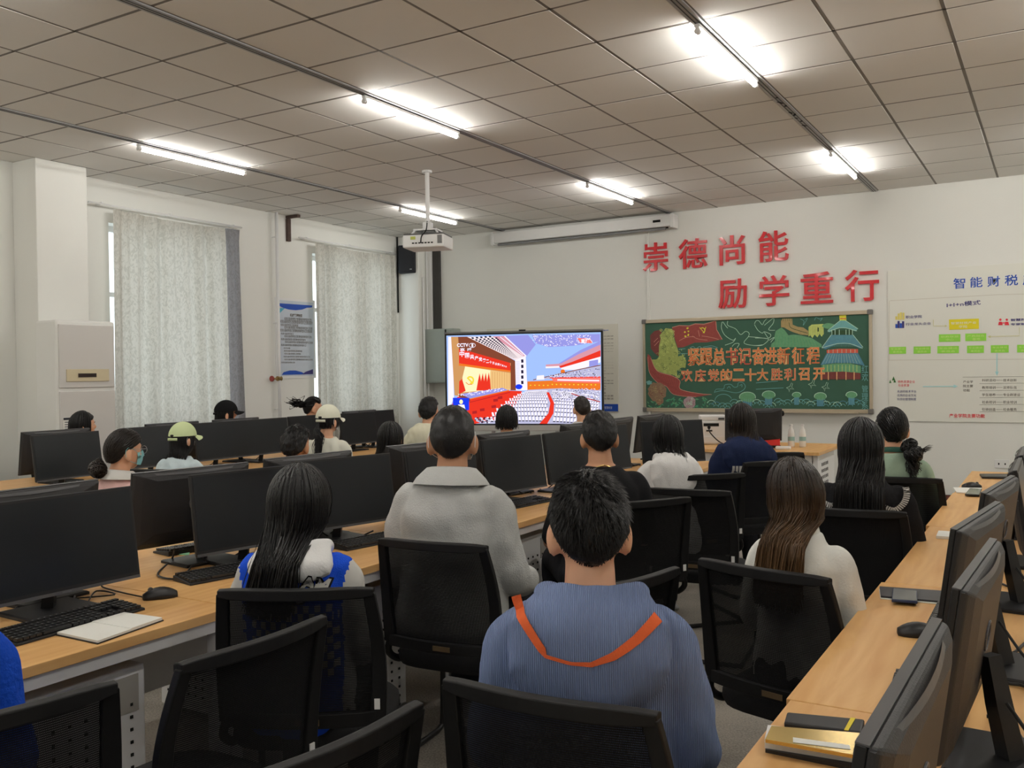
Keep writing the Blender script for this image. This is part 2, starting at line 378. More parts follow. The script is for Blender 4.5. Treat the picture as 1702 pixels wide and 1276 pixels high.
# curtains
def curtain(y0, y1, z0, z1, label, nf, side=None, seed=1, slant=0):
    t = thing('curtain', label, 'curtain', (XL+.13, (y0+y1)/2, z0)); rd = random.Random(seed)
    def sheet(a, b, m, name, am=.05):
        n = int((b-a)*70); nz = 22; R = []
        ph = [rd.uniform(-.35, .35) for _ in range(60)]
        for i in range(nz+1):
            f = i/nz; row = []
            for j in range(n+1):
                y = a+(b-a)*j/n; u = (y-y0)/(y1-y0)
                p = u*nf*2*PI+ph[int(u*20)]*.6*(1-f)+.5*math.sin(u*9+f*2)
                A = am*(1-.35*f)*(.7+.5*math.sin(u*17+seed))
                x = A*math.sin(p)+.008*math.sin(p*2.3+f*3)
                if f > .955: x = A*.6*math.sin(p*1.0)+.006*math.sin(u*nf*3*2*PI)
                yy = y-(y0+y1)/2+slant*(1-f)*(.5-u)
                row.append((x, yy, (z1-z0)*f+(-.025*math.sin(u*PI) if f == 1 else 0)))
            R.append(row)
        vs = [p for r in R for p in r]; w = n+1
        fs = [(i*w+j, i*w+j+1, (i+1)*w+j+1, (i+1)*w+j) for i in range(nz) for j in range(n)]
        MB().add(vs, fs).build(name, m, t, smooth=True)
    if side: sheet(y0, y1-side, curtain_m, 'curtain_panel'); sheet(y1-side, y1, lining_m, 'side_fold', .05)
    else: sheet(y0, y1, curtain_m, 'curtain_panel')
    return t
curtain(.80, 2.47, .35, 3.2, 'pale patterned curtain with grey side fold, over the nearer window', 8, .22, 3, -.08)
curtain(3.72, 5.39, .35, 3.2, 'pale patterned curtain over the far window beside the notice', 15, None, 5)
for y0, y1, lb in ((.55, 2.52, 'thin white curtain rod above the nearer window'), (3.46, 5.42, 'thin white curtain rod above the far window')):
    t = thing('curtain_rod', lb, 'curtain rod', (XL+.1, y0, 3.235))
    MB().cyl((0, 0, 0), (0, y1-y0, 0), .010, 12).build('rod', white_plastic, t, smooth=True)
    for k in (.08, .5, .95): MB().box((-.05, (y1-y0)*k, .012), (.1, .02, .02)).build('bracket', white_steel, t)

# heating pipe and bracket on the left wall
t = thing('heating_pipe', 'thin vertical wall pipe with a red valve left of the notice', 'pipe', (XL+.08, 3.1, 0))
MB().cyl((0, 0, .3), (0, 0, H-.002), .02, 12).build('pipe', white_steel, t, smooth=True)
MB().cyl((0, -.03, 1.47), (0, .03, 1.47), .03, 12).cyl((0, -.12, 1.47), (0, 0, 1.47), .012, 8).build('valve_body', mat('brass', (.4, .28, .12), .35, metal=.9), t)
MB().cyl((0, -.13, 1.47), (0, -.115, 1.47), .035, 12).build('valve_wheel', mat('red_valve', (.35, .06, .05), .5), t)
for z in (1.1, 2.15, 3.2): MB().cyl((-.078, 0, z), (0, 0, z), .008, 6).build('clamp', white_steel, t)
t = thing('wall_bracket', 'rusty dark angle bracket under the ceiling by the pipe', 'bracket', (XL, 3.36, H-.3))
MB().box((.02, 0, .12), (.04, .05, .28), 0).box((.1, 0, .28), (.2, .05, .03)).build('bracket_arm', mat('rusted_steel', (.09, .06, .05), .8, var=.3, vs=30), t)
t = thing('corner_pipe', 'white vertical pipe pair in the far left corner below the speaker', 'pipe', (-6.11, 5.68, 0))
MB().cyl((0, 0, 0), (0, 0, 2.9), .016, 10).build('pipe', white_plastic, t, smooth=True); MB().cyl((.0, .09, 0), (.0, .09, H), .012, 10).build('pipe', white_plastic, t, smooth=True)
t = thing('corner_cable', 'dark cable running down the wall by the far curtain', 'cable', (XL+.02, 5.56, 2.4))
MB().cyl((0, 0, 0), (0, 0, 1.1), .012, 8).build('cable', dark_hole, t)

# loudspeaker
SP = on(1, 5.62, 678, 432)
t = thing('wall_speaker', 'black loudspeaker high in the far left corner', 'speaker', (SP[0]+.02, 5.6, SP[2]-.2), .35)
MB().rings([[(-.12, -.1, z), (.12, -.1, z), (.15, .12, z), (-.15, .12, z)] for z in (0, .4)]).build('cabinet', mat('speaker_black', (.012, .014, .02), .6), t, bevel=.015)
MB().box((0, -.104, .2), (.2, .012, .36)).build('grille', mat('speaker_grille', (.02, .022, .028), .7, bump=.4, bs=300), t, bevel=.01)
MB().box((.07, -.112, .05), (.03, .004, .01)).build('badge', silver_m, t)
MB().box((0, .16, .05), (.04, .12, .03)).box((0, .05, -.03), (.03, .05, .08)).build('bracket', white_steel, t)

# grey switch box, duct on the front wall
t = thing('switch_box', 'pale grey-green electrical cabinet behind the television', 'electrical box', (-5.96, YF-.12, 1.37))
MB().box((0, 0, .39), (.62, .2, .78)).build('cabinet', mat('grey_green_paint', alb(128, 135, 130), .5, var=.02), t, bevel=.008)
MB().box((0, -.104, .39), (.58, .01, .74)).build('door', mat('grey_green_paint2', alb(124, 131, 126), .45, var=.02), t, bevel=.003)
MB().box((.2, -.115, .72), (.02, .012, .09)).build('latch', black_plastic, t)
t = thing('wall_duct', 'dark grey cable duct rising from the electrical cabinet to the ceiling', 'cable duct', (-6.04, YF-.03, 2.15))
MB().box((0, 0, .62), (.12, .05, 1.25)).build('duct', mat('duct_grey', (.055, .053, .05), .6, var=.15), t, bevel=.004)
MB().box((-.1, 0, .675), (.06, .03, 1.35)).build('side_channel', white_steel, t)
t = thing('wall_conduit', 'white vertical conduit left of the red characters', 'conduit', (-2.74, YF-.012, .1))
MB().box((0, 0, 1.68), (.035, .02, 3.36)).build('conduit', wall_m, t, bevel=.003)
t = thing('wall_socket', 'white double socket on the front wall above the desk end', 'socket', (1.25, YF-.006, .46))
MB().box((0, 0, 0), (.14, .012, .09)).build('plate', white_plastic, t, bevel=.003); MB().box((-.03, -.007, 0), (.012, .002, .02)).box((.03, -.007, 0), (.012, .002, .02)).build('slots', dark_hole, t)

# rolled projection screen
t = thing('projection_screen', 'white rolled-up projection screen housing under the ceiling', 'projection screen', (-3.675, YF-.09, 3.37))
MB().box((0, 0, .01), (2.6, .16, .15)).build('housing', white_plastic, t, bevel=.012)
MB().box((1.32, .0, .0), (.05, .17, .17)).build('end_cap', white_plastic, t, bevel=.01); MB().box((-1.32, .0, .0), (.05, .17, .17)).build('end_cap', white_plastic, t, bevel=.01)
MB().cyl((-1.25, -.03, -.085), (1.22, -.03, -.085), .016, 12).build('bottom_bar', mat('screen_bar', (.25, .25, .26), .5), t)
MB().box((0, -.02, -.073), (2.5, .012, .02)).build('slot', dark_hole, t)
MB().box((1.12, -.083, .01), (.1, .004, .03)).build('badge', dark_hole, t)

# projector
PX = dep(9.0, 715, 402)
t = thing('projector', 'white projector hanging from a white pole below the ceiling', 'projector', (-3.56, 2.28, H), math.radians(18))
pz = -.70
MB().cyl((0, 0, 0), (0, 0, pz+.2), .022, 12).cyl((0, 0, -.0), (0, 0, -.02), .05, 12).build('pole', white_steel, t, smooth=False)
MB().box((0, 0, pz+.14), (.08, .08, .1)).box((0, 0, pz+.11), (.24, .2, .015)).tube([(-.1, -.08, pz+.11), (-.14, -.1, pz+.06)], .01).tube([(.1, -.08, pz+.11), (.14, -.1, pz+.06)], .01).tube([(.1, .08, pz+.11), (.14, .1, pz+.06)], .01).build('mount', white_steel, t)
MB().box((0, 0, pz-.01), (.42, .33, .125)).build('body', white_plastic, t, bevel=.015)
MB().box((0, 0, pz+.058), (.40, .31, .012)).build('top_panel', mat('projector_top', (.1, .1, .1), .5), t)
MB().box((.17, -.166, .0+pz), (.045, .006, .08)).build('vent', mat('vent_grey', (.2, .2, .2), .7), t)
pr = MB()
for k in range(7): pr.box((-.10+.032*k, -.167, pz-.03), (.02, .004, .012))
pr.build('ports', dark_hole, t); MB().box((-.1, -.167, pz+.02), (.05, .003, .03)).build('sticker', mat('yellow_green_sticker', (.5, .55, .12), .6), t)
MB().tube(curve([(-.02, -.17, pz-.03), (0, -.2, pz+.03), (.02, -.12, pz+.1), (.0, -.02, pz+.2)]), .006, 6).build('cable', dark_hole, t)

# floor-standing air conditioner
a1 = on(2, 1.955, 98, 541); a2 = on(2, 1.955, 186, 545)
t = thing('air_conditioner', 'tall white floor-standing air conditioner in front of the pillar', 'air conditioner', (-5.72, (a1[1]+a2[1])/2+.10, 0), math.radians(86))
Wd = .56
MB().box((0, .17, 1.01), (Wd, .34, 2.02)).build('cabinet', mat('ac_white', alb(186, 184, 180), .4, var=.01), t, bevel=.02)
acf = mat('ac_front', alb(168, 166, 163), .35, var=.01)
MB().box((0, -.008, 1.70), (Wd-.04, .02, .56)).build('outlet_panel', acf, t, bevel=.006)
MB().box((0, -.008, 1.02), (Wd-.04, .02, .74)).build('front_panel', acf, t, bevel=.006)
MB().box((0, -.008, .33), (Wd-.04, .02, .58)).build('intake_panel', acf, t, bevel=.006)
MB().box((0, -.022, 1.53), (.40, .012, .11)).build('display_panel', mat('ac_gold', alb(165, 155, 130), .35, metal=.3), t, bevel=.003)
MB().box((-.01, -.03, 1.53), (.17, .004, .035)).build('display', mat('ac_display', (.03, .015, .012), .2), t)
lb = MB().box((-.2, -.021, 1.1), (.075, .003, .13), 0); lb.box((-.2, -.0235, 1.15), (.07, .002, .02), 1)
for k in range(4): lb.box((-.2, -.0235, 1.12-.02*k), (.05, .002, .006), 1)
lb.build('energy_label', [paper_m, mat('label_ink', (.03, .03, .04), .8)], t)
sl = MB()
for k in range(8): sl.box((0, -.02, .52-.05*k), (Wd-.12, .004, .012))
sl.build('intake_slats', mat('slat_grey', (.12, .12, .12), .6), t)

# left-edge wooden stand with cream box
q = on(1, -1.2, 0, 740)
t = thing('wooden_stand', 'dark wooden stand at the far left edge of the room', 'stand', (XL+.35, -.95, 0))
MB().box((0, 0, .38), (.5, .5, .76)).build('cabinet', mat('dark_brown_wood', (.035, .02, .013), .5, var=.3, vs=4), t, bevel=.01)
MB().box((.0, 0, .775), (.54, .54, .03)).build('top', mat('dark_brown_top', (.05, .03, .02), .45), t, bevel=.006)
t = tag(MB().box((0, 0, .06), (.5, .44, .12)).build('storage_box', mat('cream_box', alb(210, 200, 175), .6), None, bevel=.01), 'cream flat box on top of the dark wooden stand', 'box'); t.location = (XL+.36, -.95, .79)

# ------------------------------------------------------------------ red characters on the front wall
FP = Plane((0, YF, 0), (1, 0, 0))
red_acrylic = mat('red_acrylic', alb(165, 26, 34), .22, spec=.5, coat=.15, var=0)
def zq(ox, oy, sc): return lambda x, y: (ox+x/sc, oy+y/sc)
g6 = zq(1050, 370, 3.868)
RC = [('崇', 75, 128, 238, 312, 'red wall character reading chong, first of the upper line'), ('德', 305, 103, 488, 295, 'red wall character reading de, second of the upper line'),
      ('尚', 566, 82, 730, 272, 'red wall character reading shang, third of the upper line'), ('能', 818, 52, 1010, 250, 'red wall character reading neng, last of the upper line'),
      ('励', 560, 362, 742, 552, 'red wall character reading li, first of the lower line'), ('学', 822, 338, 1014, 535, 'red wall character reading xue, second of the lower line'),
      ('重', 1088, 318, 1296, 520, 'red wall character reading zhong, third of the lower line'), ('行', 1372, 300, 1592, 506, 'red wall character reading xing, last of the lower line')]
for ch, x0, y0, x1, y1, lb in RC:
    a, b = FP.uv(*g6(x0, (y0+y1)/2)); c, d = FP.uv(*g6(x1, (y0+y1)/2)); xm = (x0+x1)/2
    t0 = FP.uv(*g6(xm, y0))[1]; t1 = FP.uv(*g6(xm, y1))[1]
    mb = MB(); text_fit(mb, FP, ch, (a, t1, c, t0), 0, .004, .013, .022)
    o = mb.build('red_character', red_acrylic); tag(o, lb, 'wall lettering', 'red characters on the front wall')

# ------------------------------------------------------------------ blackboard
tl = FP.uv(1071, 533); br = FP.uv(1450, 687); x0, x1 = tl[0]-.01, FP.uv(1449, 600)[0]+.01; z1 = tl[1]+.0; z0 = FP.uv(1250, 684.5)[1]
z1 = FP.uv(1260, 524)[1]
t = thing('chalkboard', 'green chalkboard with coloured chalk drawing of a temple, flag and doves', 'chalkboard', ((x0+x1)/2, YF, z0))
cw, chh = x1-x0, z1-z0
green_board = mat('green_board', alb(46, 76, 62), .8, var=.08, vs=5, bump=.03, bs=60)
MB().box((0, -.018, chh/2), (cw-.02, .02, chh-.02)).build('board', green_board, t)
alu = mat('board_aluminium', alb(150, 140, 122), .35, metal=.35)
for nm, c, d in (('frame_rail', (0, -.024, chh-.02), (cw, .045, .045)), ('frame_rail', (0, -.024, .02), (cw, .045, .045)), ('frame_rail', (-cw/2+.016, -.024, chh/2), (.034, .045, chh-.09)), ('frame_rail', (cw/2-.016, -.024, chh/2), (.034, .045, chh-.09))):
    MB().box(c, d).build(nm, alu, t, bevel=.006)
for sx in (-1, 1):
    for sz in (0, 1): MB().box((sx*(cw/2-.02), -.025, sz*(chh-.04)+.02), (.06, .055, .06)).build('corner_cap', mat('corner_grey', (.18, .17, .16), .5), t, bevel=.01)
MB().box((0, -.07, .005), (cw*.9, .07, .012)).build('chalk_tray', alu, t)
BP = Plane((0, YF-.0285, 0), (1, 0, 0))
def ck(n, *c): return mat('chalk_'+n, alb(*c), .9, var=.12, vs=40)
CM = [ck('red', 120, 58, 54), ck('darkred', 96, 50, 48), ck('pink', 165, 120, 105), ck('olive', 128, 138, 78), ck('lime', 160, 172, 100), ck('dark', 44, 66, 44), ck('white', 150, 178, 160), ck('cyan', 92, 140, 140), ck('blue', 66, 108, 128),
      ck('palegreen', 84, 130, 96), ck('tan', 138, 122, 84), ck('yellow', 200, 180, 60), ck('orange', 180, 100, 62), ck('peach', 190, 148, 104), ck('brown', 112, 90, 72), ck('leaf', 60, 122, 92), ck('mauve', 138, 118, 122), ck('redorange', 168, 78, 62)]
A = Art(BP, CM)
k_ = lambda n: 'chalk_'+n
# banner left
A.z(1070, 510, 8.51)
A.poly([(90, 400), (150, 340), (260, 318), (245, 400), (230, 500), (215, 700), (160, 660), (100, 590)], k_('darkred'))
A.poly([(400, 290), (500, 262), (640, 268), (730, 238), (850, 245), (1000, 200), (1020, 200), (1030, 320), (1110, 460), (900, 500), (720, 505), (560, 570), (480, 575), (440, 450)], k_('red'))
A.line([(400, 290), (500, 262), (640, 268), (730, 238), (850, 245), (1000, 200), (1020, 200), (1030, 320), (1110, 460)], k_('pink'), 10)
for p in ([(500, 480), (600, 430), (720, 420)], [(770, 330), (790, 420)], [(820, 410), (950, 430), (1060, 460)], [(690, 410), (760, 450), (900, 470)], [(140, 500), (200, 440)], [(150, 550), (215, 480)]): A.spl(p, k_('pink'), 7)
for x, y in ((618, 300), (582, 355), (632, 345), (590, 415), (630, 395)): A.blob(x, y, 14, 14, k_('yellow'), .3, 10)
A.arc(830, 330, 35, 35, -2.2, 1.4, k_('yellow'), 14); A.line([(790, 290), (860, 370)], k_('yellow'), 10); A.line([(880, 280), (860, 340)], k_('yellow'), 10)
# monument / greenery
A.poly([(310, 300), (400, 310), (440, 480), (490, 620), (485, 700), (560, 680), (600, 770), (590, 860), (170, 860), (140, 760), (215, 720), (215, 560), (240, 440), (225, 400)], k_('olive'))
A.z(1070, 595, 8.51); A.poly([(110, 20), (600, 20), (590, 90), (470, 180), (475, 255), (290, 215), (180, 175), (130, 110)], k_('olive'))
A.z(1070, 510, 8.51); rd = random.Random(3)
A.freeze(True)
for k in range(150):
    y = rd.uniform(310, 1050); x = rd.uniform(230, 430) if y < 600 else rd.uniform(170, 580) if y < 880 else rd.uniform(300, 520)
    A.arc(x, y, rd.uniform(8, 22), rd.uniform(8, 18), rd.uniform(0, 6), rd.uniform(6.5, 9), k_(rd.choice(['lime', 'dark', 'lime', 'olive'])), 5, 6)
A.freeze(False)
# ribbon
A.z(1070, 595, 8.51)
A.poly([(45, 0), (60, -60), (100, -20), (150, 130), (200, 190), (400, 250), (480, 280), (520, 330), (505, 420), (540, 460), (780, 500), (960, 515), (740, 550), (560, 545), (420, 515), (320, 400), (200, 350), (100, 250), (75, 180)], k_('red'))
A.spl([(100, 0), (190, 180), (400, 250), (510, 320), (520, 440), (780, 500), (960, 515)], k_('pink'), 8); A.spl([(60, -20), (80, 200), (200, 350), (320, 400), (430, 515), (740, 550)], k_('pink'), 7)
for k in range(10): A.spl([(120+k*38, 190+k*12), (180+k*34, 260+k*18), (260+k*28, 340+k*16)], k_('darkred'), 4)
# flowers and leaves
for k in range(70):
    x = rd.uniform(50, 1000); y = rd.uniform(550, 700) if x > 330 else rd.uniform(580, 710)
    if 560 < x < 740 and y < 640: continue
    a = rd.uniform(0, PI); A.poly([(x-34*math.cos(a), y-20*math.sin(a)), (x+8*math.sin(a), y-12*math.cos(a)), (x+34*math.cos(a), y+20*math.sin(a)), (x-8*math.sin(a), y+12*math.cos(a))], k_(rd.choice(['leaf', 'palegreen', 'leaf'])))
for cx, cy, r, m1, m2 in ((190, 470, 135, 'brown', 'tan'), (225, 600, 58, 'brown', 'tan'), (650, 632, 88, 'mauve', 'white')):
    A.blob(cx, cy, r, r, k_(m1), .12)
    for k in range(26):
        a, rr = rd.uniform(0, 6.3), rd.uniform(0, r*.85); A.arc(cx+rr*math.cos(a), cy+rr*math.sin(a), r*.16, r*.13, rd.uniform(0, 3), rd.uniform(4, 6.5), k_(m2 if k % 3 else 'darkred'), 5, 6)
A.blob(75, 345, 40, 26, k_('cyan'), .3)
# doves, clouds and waves
A.z(1070, 510, 8.51)
for p in ([(1190, 200), (1190, 260), (1300, 310), (1370, 390), (1440, 345), (1490, 370), (1480, 420), (1420, 510), (1560, 545), (1680, 535)], [(1110, 210), (1100, 300), (1150, 400), (1260, 470), (1300, 440), (1260, 500), (1150, 540)], [(1120, 210), (1170, 280), (1190, 300)], [(1480, 420), (1600, 430), (1760, 450)], [(1250, 560), (1290, 520), (1350, 520), (1320, 580)], [(650, 580), (700, 560), (740, 590), (790, 560), (830, 590)], [(840, 570), (960, 550), (1050, 580)], [(840, 590), (940, 575), (1010, 590)], [(500, 600), (590, 590)], [(520, 660), (620, 660)]): A.spl(p, k_('white') if p[0][0] > 900 else k_('cyan'), 8)
A.z(1260, 510, 8.51)
for p in ([(-50, 240), (-30, 200), (10, 195), (60, 250), (90, 200), (130, 160)], [(90, 260), (150, 210), (220, 160), (215, 230), (150, 320), (240, 330)], [(-50, 250), (0, 330), (60, 370), (90, 350), (180, 390), (150, 440), (90, 360)], [(-40, 440), (60, 440), (150, 460), (60, 540), (-60, 545)], [(160, 470), (230, 430), (180, 500)]): A.spl(p, k_('white'), 8)
# great wall
A.poly([(180, 570), (190, 520), (240, 480), (230, 430), (250, 340), (330, 290), (380, 330), (430, 400), (500, 390), (600, 400), (760, 440), (900, 530), (900, 570)], k_('palegreen'))
for k in range(14): A.spl([(260+k*42, 400+k*6), (250+k*45, 470+k*5), (230+k*48, 560)], k_('leaf'), 4)
A.poly([(325, 285), (325, 190), (350, 165), (485, 165), (490, 250), (560, 280), (640, 290), (712, 340), (712, 400), (600, 390), (480, 350), (420, 320), (370, 290)], k_('tan'))
A.poly([(715, 420), (715, 285), (760, 250), (925, 240), (930, 380), (900, 420), (870, 380), (840, 430), (800, 390), (770, 440), (740, 400)], k_('lime'))
A.spl([(440, 220), (460, 290), (560, 330), (700, 370)], k_('dark'), 8); A.blob(850, 320, 14, 30, k_('dark'), .1); A.blob(1000, 270, 90, 40, k_('palegreen'), .1)
for x in range(335, 490, 28): A.line([(x, 160), (x, 200)], k_('dark'), 5)
for k in range(9): A.line([(725+k*23, 270), (725+k*23, 400)], k_('olive'), 6)
for p in ([(600, 170), (650, 200), (640, 260), (700, 160), (660, 180)], [(800, 190), (820, 150), (870, 170), (910, 160), (880, 200)]): A.spl(p, k_('cyan'), 6)
# temple
A.poly([(1150, 120), (1180, 100), (1245, 100), (1250, 190), (1155, 190)], k_('yellow')); A.line([(1160, 165), (1245, 165)], k_('redorange'), 14)
A.poly([(1165, 190), (1235, 190), (1415, 310), (1380, 345), (1250, 300), (1140, 300), (1010, 360), (985, 335)], k_('cyan'))
A.poly([(1040, 330), (1340, 330), (1345, 395), (1040, 395)], k_('dark')); 
for x in (1045, 1090, 1150, 1245, 1290, 1335): A.line([(x, 320), (x, 395)], k_('white'), 9)
A.poly([(1035, 395), (1345, 395), (1485, 570), (1450, 590), (1300, 525), (1120, 525), (950, 600), (905, 575)], k_('blue'))
A.poly([(970, 610), (1150, 590), (1415, 595), (1415, 650), (975, 655)], k_('redorange'))
for x in range(1000, 1420, 62): A.line([(x, 600), (x, 655)], k_('white'), 6)
A.poly([(970, 655), (1415, 650), (1510, 830), (1300, 790), (1100, 790), (885, 820)], k_('blue'))
for k in range(26):
    x = 1040+k*12; A.line([(x, 400), (1190+(x-1190)*1.7, 560)], k_('cyan'), 4); A.line([(1190+(x-1190)*1.35, 665), (1190+(x-1190)*1.85, 800)], k_('cyan' if k % 2 else 'white'), 4)
for p in ([(985, 335), (1165, 190)], [(1235, 190), (1415, 310)], [(905, 575), (1035, 395)], [(1345, 395), (1485, 570)], [(905, 580), (1120, 520), (1300, 520), (1480, 585)], [(985, 350), (1140, 300), (1250, 300), (1400, 340)]): A.spl(p, k_('white'), 8)
A.z(1260, 595, 8.51)
A.poly([(900, 95), (1100, 75), (1300, 75), (1455, 110), (1455, 210), (1200, 190), (900, 200)], k_('palegreen'))
for x in range(930, 1450, 52): A.line([(x, 95), (x, 190)], k_('lime'), 7)
A.poly([(890, 200), (1200, 190), (1450, 212), (1450, 300), (890, 300)], k_('darkred'))
for x in (900, 995, 1115, 1245, 1360): A.line([(x, 195), (x, 310)], k_('peach'), 13)
# lettering
for row, chars, xs, yy0, yy1, hw in ((0, '紧跟总书记奋进新征程', [400, 480, 562, 645, 728, 815, 893, 978, 1072, 1168], 800, 916, 43), (1, '欢庆党的二十大胜利召开', [355, 443, 527, 610, 688, 765, 842, 933, 1018, 1108, 1205], 936, 1018, 38)):
    A.z(1050, 370, 3.868)
    for c, x in zip(chars, xs):
        d = (x-780)*-.012
        A.text(c, x-hw, yy0+d, x+hw, yy1+d, k_('peach'), .035); A.text(c, x-hw+3, yy0+d+3, x+hw-3, yy1+d-3, k_('orange' if hash(ord(c)) % 3 else 'redorange'), .0)
for c, y0, y1 in (('红', 915, 965), ('欢', 968, 1018), ('管', 1045, 1090), ('理', 1096, 1142), ('系', 1148, 1200)): A.text(c, 1480, y0, 1520, y1, k_('cyan'), .0)
# clouds, waves
A.z(1070, 595, 8.51)
for p in ([(1000, 490), (1030, 440), (1130, 435), (1150, 380), (1230, 370), (1280, 410), (1330, 400), (1340, 350), (1400, 345), (1440, 400), (1400, 460), (1300, 490), (1130, 460), (1010, 480)], [(1180, 430), (1210, 400), (1230, 430)], [(1360, 390), (1390, 370), (1390, 410)], [(1590, 350), (1900, 325)], [(1590, 440), (1980, 420)]): A.spl(p, k_('cyan'), 8)
rd = random.Random(9)
for k in range(34):
    x = 960+k*78+rd.uniform(-20, 20); y = 650+rd.uniform(-40, 30)
    if x > 3120: break
    A.arc(x, y+20, 62, 60, PI*1.1, PI*1.95, k_(rd.choice(['cyan', 'white', 'blue', 'cyan'])), 9)
    A.arc(x, y+40, 36, 36, PI*1.1, PI*1.95, k_('cyan'), 7)
A.arc(1130, 600, 120, 90, PI, PI*1.9, k_('cyan'), 9)
for cx, cy, r in ((1470, 570, 115), (1770, 540, 92), (2165, 540, 62), (2500, 560, 86), (2940, 540, 78)):
    A.poly([(cx-r*.55, cy+120), (cx-r*.6, cy), (cx+r*.6, cy), (cx+r*.5, cy+120)], k_('blue'))
    A.blob(cx, cy-20, r, r*.62, k_('palegreen'), .1); A.arc(cx, cy-20, r, r*.62, PI*.9, PI*2.1, k_('white'), 9)
    for j in range(4): A.line([(cx-r*.4+j*r*.27, cy+10), (cx-r*.4+j*r*.25, cy+115)], k_('cyan'), 5)
for cx, cy in ((2070, 420), (2380, 370), (2570, 410)):
    A.line([(cx-50, cy), (cx, cy-20), (cx+20, cy-70), (cx+40, cy-60), (cx+25, cy-10), (cx+60, cy+20), (cx, cy+10), (cx-10, cy+60), (cx-20, cy+15)], k_('white'), 6, True)
A.build('chalk_drawing', None)
bpy.data.objects['chalk_drawing'].parent = t; bpy.data.objects['chalk_drawing'].matrix_parent_inverse = Matrix.Translation(t.location).inverted()

# ------------------------------------------------------------------ wall panel on the right
def pm(n, *c): return mat('print_'+n, alb(*c), .35, var=0)
inks = [pm('sheet', 196, 189, 176), pm('inset', 198, 192, 179), pm('line', 150, 142, 128), pm('blue', 28, 62, 140), pm('navy', 48, 44, 96), pm('gold', 212, 172, 30), pm('green', 118, 176, 60), pm('greenlight', 165, 205, 110), pm('red', 178, 40, 52), pm('skyblue', 140, 180, 190), pm('ink', 74, 66, 58), pm('olive', 170, 168, 120), pm('white', 225, 225, 225), pm('orange', 215, 170, 90), pm('darkgreen', 50, 96, 50), pm('outline', 200, 208, 225), pm('teal', 70, 140, 160)]
p_ = lambda n: 'print_'+n
a0 = FP.uv(1477, 600)[0]; a1 = 2.55; zt = FP.uv(1600, 443)[1]; zb = FP.uv(1600, 701)[1]
t = thing('notice_panel', 'large pale wall chart with blue title and green boxes, right of the chalkboard', 'wall chart', ((a0+a1)/2, YF, zb))
MB().box((0, -.008, (zt-zb)/2), (a1-a0, .012, zt-zb)).build('panel', inks[0], t, bevel=.002)
NP = Plane((0, YF-.0145, 0), (1, 0, 0)); A = Art(NP, inks)
A.z(1400, 430, 3.447)
A.line([(275, 240), (900, 205), (1500, 190)], p_('line'), 1.5); A.line([(265, 580), (1041, 575), (1500, 572)], p_('line'), 1.5); A.line([(270, 240), (268, 580)], p_('line'), 1.5)
A.z(1570, 440, 7.977)
for c, x0, y0, x1, y1 in (('智', 112, 165, 278, 325), ('能', 333, 150, 508, 308), ('财', 562, 140, 740, 300), ('税', 792, 122, 978, 285), ('产', 1030, 110, 1210, 275), ('业', 1265, 100, 1445, 262), ('学', 1500, 88, 1680, 250), ('院', 1735, 75, 1915, 240)):
    A.text(c, x0, y0, x1, y1, p_('outline'), .03); A.text(c, x0+5, y0+5, x1-5, y1-5, p_('blue'), .012)
A.text('I+I+n模式', 28, 485, 478, 568, p_('navy'), .012, shear=.05)
A.poly([(58, 725), (455, 712), (455, 848), (62, 862)], p_('gold')); A.text('智慧财税产业', 85, 748, 420, 792, p_('white')); A.text('学院', 190, 800, 300, 840, p_('white'))
for x0, x1, y0 in ((-75, 210, 922), (275, 553, 912)): A.poly([(x0, y0), (x1, y0-5), (x1, y0+95), (x0, y0+100)], p_('green'))
for tx, x0, y0, x1, y1 in (('职教联盟', -50, 935, 185, 968), ('中心', 20, 975, 120, 1010), ('产教融合', 300, 925, 530, 958), ('基地', 370, 965, 470, 1000)): A.text(tx, x0, y0, x1, y1, p_('greenlight'))
for i, (x0, x1) in enumerate(((-735, -510), (-410, -185), (-95, 190), (298, 522), (613, 850), (962, 1200), (1310, 1550))):
    A.poly([(x0, 1090-i*6), (x1, 1086-i*6), (x1, 1178-i*4), (x0, 1182-i*4)], p_('green'))
    A.text('专业建设', x0+20, 1100-i*5, x1-20, 1128-i*5, p_('greenlight')); A.text('委员会', x0+50, 1140-i*4, x1-50, 1168-i*4, p_('greenlight'))
A.text('智慧财税', 875, 705, 1150, 748, p_('navy'), .02); A.text('专家智库', 875, 765, 1150, 805, p_('navy'), .02)
for cx in (740, 825): A.blob(cx, 728, 16, 16, p_('red'), .1, 10); A.poly([(cx-30, 800), (cx-20, 755), (cx+20, 755), (cx+32, 800)], p_('red'))
A.line([(742, 770), (830, 770)], p_('red'), 12); A.line([(992, 830), (992, 940), (590, 952)], p_('olive'), 6); A.poly([(570, 952), (610, 936), (610, 970)], p_('olive'))
A.z(1470, 480, 10.636)
for k, (x, h, m) in enumerate(((195, 60, 'orange'), (235, 110, 'orange'), (275, 130, 'orange'), (320, 125, 'orange'))): A.poly([(x, 545), (x, 545-h), (x+34, 545-h), (x+34, 545)], p_(m))
for k, (x, h) in enumerate(((195, 70), (232, 125), (272, 85), (312, 120))): A.poly([(x, 692), (x, 692-h), (x+38, 692-h), (x+38, 692)], p_('navy' if k % 2 else 'blue'))
A.text('职业学院', 378, 462, 662, 524, p_('navy'), .01); A.text('行业龙头企业', 378, 586, 822, 648, p_('navy'), .01)
A.line([(865, 545), (868, 655), (1080, 655)], p_('olive'), 9); A.poly([(1110, 653), (1070, 632), (1070, 676)], p_('olive'))
A.z(1470, 610, 7.336)
A.text('特色资源企业', 165, 160, 372, 195, p_('red')); A.text('与全资源', 168, 205, 302, 238, p_('red'))
